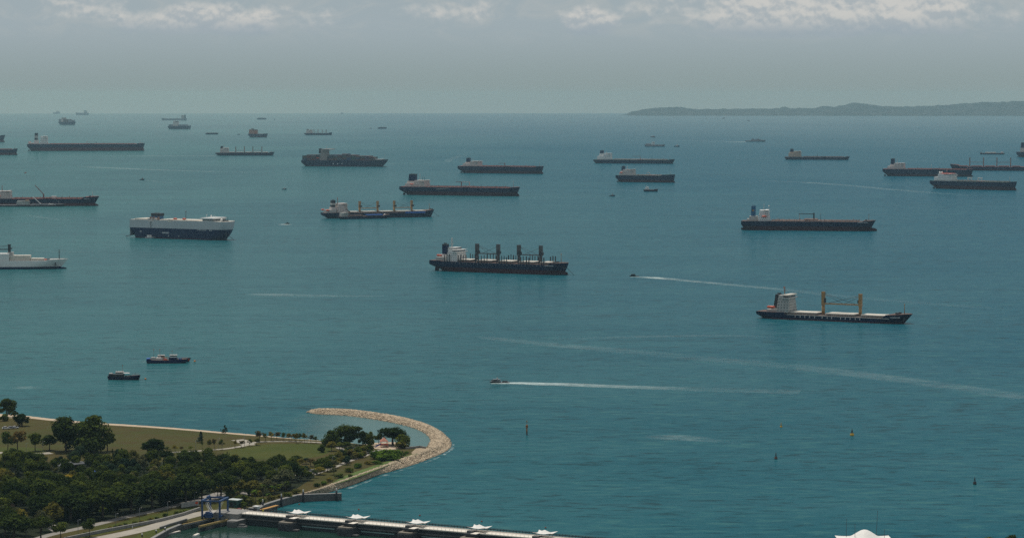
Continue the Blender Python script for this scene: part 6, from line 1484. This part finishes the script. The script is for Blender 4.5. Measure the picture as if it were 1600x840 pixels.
def buoy(px, py, hpx, wpx, mat, label, tower=DARK, group=None):
    p = ground(px, py, 0); s = p.length / F; r = thing('buoy', label, 'buoy', p, 0, group)
    MB().cyl((0, 0, -.6), (0, 0, .28 * hpx * s), wpx * .5 * s, wpx * .5 * s, 14).cyl((0, 0, .28 * hpx * s), (0, 0, .38 * hpx * s), wpx * .5 * s, wpx * .22 * s, 14).build('float', mat, r)
    mb = MB()
    for k in range(4):
        a = k * 1.571 + .6; mb.cyl((wpx * .3 * s * math.cos(a), wpx * .3 * s * math.sin(a), .36 * hpx * s), (wpx * .1 * s * math.cos(a), wpx * .1 * s * math.sin(a), .8 * hpx * s), .055 * wpx * s, .055 * wpx * s, 5)
    mb.cyl((0, 0, .5 * hpx * s), (0, 0, .78 * hpx * s), wpx * .17 * s, wpx * .13 * s, 8).build('tower', tower, r); MB().cyl((0, 0, .78 * hpx * s), (0, 0, hpx * s), wpx * .09 * s, wpx * .05 * s, 6).build('lantern', tower, r)
YB = paint('buoy_yellow', (.48, .30, .03), .5, .15)
buoy(1220.5, 667, 8, 3.4, YB, 'slim yellow navigation buoy with yellow tower', YB); buoy(1331.3, 680, 11, 6.2, YB, 'yellow based navigation buoy with dark conical tower'); buoy(1212.3, 716.5, 11, 4.8, paint('buoy_rust', (.10, .05, .04), .6, .2), 'dark brown navigation buoy with open tower and rusty float'); buoy(1523, 756, 12, 5.4, DARK, 'black navigation buoy with thin spar')
def ball_buoy(px, py, r_px, mat, label, group=None):
    p = ground(px, py, 0); s = p.length / F; r = thing('mooring_buoy', label, 'buoy', p, 0, group)
    MB().ball((0, 0, r_px * s * .45), r_px * s, r_px * s, r_px * s * .9).build('float', mat, r); MB().cyl((0, 0, r_px * s), (0, 0, r_px * s * 2.0), .12 * s, .12 * s, 6).build('ring_post', DARK, r)
OB = paint('buoy_orange', (.50, .20, .05), .5, .1)
ball_buoy(227.3, 592.4, 1.7, OB, 'round orange mooring buoy ahead of the dark work boat'); ball_buoy(304.3, 564.8, 1.8, OB, 'round orange mooring buoy ahead of the blue hulled work boat')
RB = paint('buoy_redbrown', (.20, .05, .03), .6, .2)
for (x, y) in ((467.5, 788), (560.5, 796), (656, 805.3), (752.7, 814.6), (852.5, 824.3)): ball_buoy(x, y, 1.5, RB, 'small red brown marker buoy off the barrage gates', 'marker buoys off the barrage gates')
ball_buoy(772.5, 313, .8, DARK, 'tiny dark mooring buoy below the broad funnelled tanker')

# wakes, surf and slicks: thin foam sheets lying on the water
def foam_mat():
    m, t, b = newmat('foam'); q = NT(t); p = q.pos()
    at = q.n('ShaderNodeAttribute'); at.attribute_name = 'fade'
    n = q.noise(q.map(p, (.5, 1, 1)), .22, 6, .7); n2 = q.noise(q.map(p, (.35, 1, 1)), .025, 4, .6)
    k = q.math('MULTIPLY', at.outputs['Fac'], q.ramp(q.math('ADD', q.math('MULTIPLY', n, .6), q.math('MULTIPLY', n2, .4)), .36, .72))
    a = q.n('ShaderNodeMixShader'); tr = q.n('ShaderNodeBsdfTransparent'); b.inputs['Base Color'].default_value = (.62, .74, .72, 1); b.inputs['Roughness'].default_value = .9; b.inputs['Specular IOR Level'].default_value = 0.0
    q.l(k, a.inputs[0]); q.l(tr.outputs[0], a.inputs[1]); q.l(b.outputs[0], a.inputs[2]); q.l(a.outputs[0], t.nodes['Material Output'].inputs['Surface'])
    return m
FOAM = foam_mat()
def foam(pts, name, label, lift=.12, it=2):
    """pts: (px, py, half width in m across the track, opacity)"""
    c = smooth([Vector((p.x, p.y, p.z)) for p in (ground(a, b, 0) for a, b, _, _ in pts)], it)
    wv = smooth([Vector((w, o, 0)) for _, _, w, o in pts], it); vs_, col, fs = [], [], []
    for i, p in enumerate(c):
        d = c[min(i + 1, len(c) - 1)] - c[max(i - 1, 0)]; d.z = 0; nr = Vector((-d.y, d.x, 0)).normalized()
        for f, o in ((-1, 0), (-.45, 1), (0, .8), (.45, 1), (1, 0)):
            q = p + nr * wv[i].x * f; vs_.append((q.x, q.y, sea_z(q.x, q.y) + lift)); col.append(wv[i].y * o)
    for i in range(len(c) - 1):
        for k in range(4): a = i * 5 + k; fs.append((a, a + 1, a + 6, a + 5))
    ob = MB().add(vs_, fs, True).build(name, FOAM); up(ob)
    at = ob.data.color_attributes.new('fade', 'FLOAT_COLOR', 'POINT')
    for i, v in enumerate(col): at.data[i].color = (v, v, v, 1)
    tag(ob, label, 'wake', kind='stuff')
foam([(767, 599, 3.5, 1.0), (796, 598.3, 5.5, 1.4), (820, 598.6, 8.5, 1.3), (850, 599.8, 10, 1.1), (885, 600.3, 11, .8), (930, 602.5, 11, .55), (1000, 605, 12, .36), (1100, 608.5, 14, .22), (1250, 612, 16, .12)], 'wake', 'long white wake behind the patrol boat')
foam([(984, 432.8, 4, 1.2), (1000, 432.6, 9, 1.4), (1025, 434, 12, 1.2), (1060, 437, 11, .85), (1100, 441, 9, .55), (1150, 445.5, 11, .36), (1215, 451.5, 12, .22), (1300, 461, 13, .12), (1400, 470.5, 14, .07), (1500, 478, 14, .04), (1610, 485, 14, .02)], 'wake', 'pale wake trailing behind the low speedboat')
foam([(436, 350.2, 8, .3), (442, 350.4, 12, 1.5), (447, 351, 10, 1.6), (451, 351, 10, 1.3), (456, 351, 8, .4)], 'wake', 'white spray around the small speedboat')
foam([(740, 524, 10, .0), (790, 531, 13, .14), (860, 538, 14, .18), (950, 546, 18, .09), (1080, 558, 20, .08), (1250, 573, 20, .13), (1400, 592, 19, .17), (1500, 605, 17, .16), (1610, 622, 17, .12)], 'wake_trail', 'faint old wake crossing the water below the cargo ship')
foam([(860, 530, 10, .0), (950, 527, 10, .12), (1050, 525, 10, .16), (1140, 523.5, 9, .12), (1230, 528, 8, .0)], 'wake_trail', 'faint short wake trail joining a longer one')
foam([(380, 460.5, 8, 0), (410, 459.8, 18, .42), (470, 461.8, 20, .36), (530, 462.2, 12, .2), (600, 462.5, 9, .05)], 'slick_trail', 'faint pale slick on open water below the log bulk carrier')
foam([(85, 245.3, 18, 0), (150, 244.2, 24, .16), (230, 243.6, 28, .4), (337, 243.6, 24, .5)], 'wake', 'thin wake astern of the bulk carrier under way')
foam([(125, 260, 24, .1), (170, 262.5, 30, .42), (260, 266, 28, .3), (360, 269, 24, .2), (430, 270, 20, .06)], 'wake_trail', 'thin pale streak below the very long tanker')
foam([(428, 243.2, 8, .6), (431, 243.3, 8, .2)], 'bow_wave', 'white bow wave of the bulk carrier under way')
foam([(1135, 221.7, 25, .2), (1148, 221.9, 45, 1.2), (1166, 221.9, 50, 1.6)], 'wake', 'white wake of the warship'); foam([(920, 219.0, 24, 0), (1000, 219.5, 34, .2), (1100, 220.6, 34, .3), (1140, 221.4, 30, .4)], 'wake_trail', 'long thin trail behind the warship')
foam([(-20, 192.5, 30, .5), (6, 192.8, 40, .7), (30, 193, 30, .25), (90, 193.2, 25, .1)], 'wake', 'thin white wake near the horizon')
foam([(448, 188.6, 20, .2), (455, 188.8, 30, .6), (463, 189, 20, .2)], 'wake', 'short white wake near a faint tug'); foam([(655, 181.2, 30, .2), (660, 181.4, 40, .5), (666, 181.5, 25, .1)], 'wake', 'tiny white wake on the horizon')
foam([(1180, 282, 16, .05), (1260, 285, 22, .34), (1330, 290, 20, .25), (1400, 297, 20, .25), (1520, 305.5, 16, .05)], 'wake_trail', 'pale streak below the far bulk carriers'); foam([(1360, 287.5, 10, .0), (1385, 288, 14, .25), (1410, 288.5, 10, 0)], 'slick_trail', 'short pale streak near the red decked bulk carrier')
foam([(1005, 683, 6, 0), (1040, 682.5, 16, .3), (1075, 684.5, 14, .3), (1115, 688.5, 8, .1), (1160, 692, 6, 0)], 'slick_trail', 'faint ruffled patch beyond the small yellow buoy')
foam([(20, 604, 6, 0), (40, 605, 12, .35), (65, 606, 6, 0)], 'slick_trail', 'faint pale patch off the beach'); foam([(205, 563.5, 4, 0), (218, 564.3, 6, .22), (230, 565, 5, .35)], 'wake', 'pale churned water astern of the blue hulled boat')
foam([(700, 240.2, 12, 0), (735, 239.6, 22, .0), (690, 253, 14, .2), (720, 253.6, 12, .05)], 'slick_trail', 'pale streak ahead of the container ship'); foam([(610, 255.5, 14, .25), (640, 255.8, 14, .12), (700, 256.5, 12, .0)], 'slick_trail', 'pale line off the bow of the container ship')
foam([(30, 348.5, 8, 0), (70, 337, 10, 0), (32, 336, 8, .12), (48, 336.3, 8, .15), (75, 341.5, 8, .15), (105, 343.8, 8, .06)], 'slick_trail', 'faint pale streaks off the loaded tanker'); foam([(50, 391.5, 8, 0), (75, 393, 10, .12), (120, 393.5, 9, .14), (160, 393.3, 6, 0)], 'slick_trail', 'pale streak ahead of the white reefer ship')
foam([(940, 296, 8, .0), (970, 297, 10, .12), (1000, 298.6, 8, .25)], 'wake', 'faint wake behind the black coastal tanker'); foam([(226, 281.8, 6, .3), (240, 283, 8, .2), (265, 286, 7, .05)], 'wake', 'faint wake behind the lone tug')
rr = random.Random(8)
def surf():
    pts = [(709, 694), (706, 702), (697, 708.5), (688, 713.5), (672, 720), (655, 727), (640, 731), (622, 736.5), (606, 741.5), (590, 746), (573, 753), (560, 757.5), (548, 762), (530, 766.5), (512, 769.5)]
    c = resample(pl(pts, 0), 60)
    for i in range(0, 58, 2):
        if rr.random() < .18: continue
        o = rr.uniform(.45, 1.0); w = rr.uniform(.5, 1.6)
        vs_, col, fs = [], [], []
        for k in range(3):
            p = c[i + k]; d = (c[min(59, i + k + 1)] - c[max(0, i + k - 1)]).normalized(); nr = Vector((-d.y, d.x, 0))
            for f, oo in ((-1.4, .0), (0, 1), (1.3, .0)):
                q = p + nr * w * f; vs_.append((q.x, q.y, .12)); col.append(o * oo * (1 if k == 1 else .35))
        for k in range(2):
            for j_ in range(2): a = k * 3 + j_; fs.append((a, a + 1, a + 4, a + 3))
        ob = MB().add(vs_, fs, True).build('surf', FOAM); up(ob)
        at = ob.data.color_attributes.new('fade', 'FLOAT_COLOR', 'POINT')
        for n_, v in enumerate(col): at.data[n_].color = (v, v, v, 1)
        tag(ob, 'white surf breaking along the rock slope', 'surf', kind='stuff')
surf()
# ------------------------------------------------------------------ the air: hazy tropical haze over the strait
def build_haze():
    m = bpy.data.materials.new('haze_air'); m.use_nodes = True; t = m.node_tree; t.nodes.clear()
    v = t.nodes.new('ShaderNodeVolumePrincipled'); o = t.nodes.new('ShaderNodeOutputMaterial')
    v.inputs['Color'].default_value = (0.40, 0.60, 0.71, 1); v.inputs['Absorption Color'].default_value = (0.285, 0.22, 0.012, 1); v.inputs['Density'].default_value = HAZE_D
    v.inputs['Anisotropy'].default_value = 0.0
    t.links.new(v.outputs[0], o.inputs['Volume'])
    s = 73000.0
    ob = MB().box(-s, s, -s, s, -356.0, 236.0).build('haze', m)
    tag(ob, 'pale haze lying over the strait', 'haze', kind='stuff')
HAZE_D = 2.5e-5
build_haze()
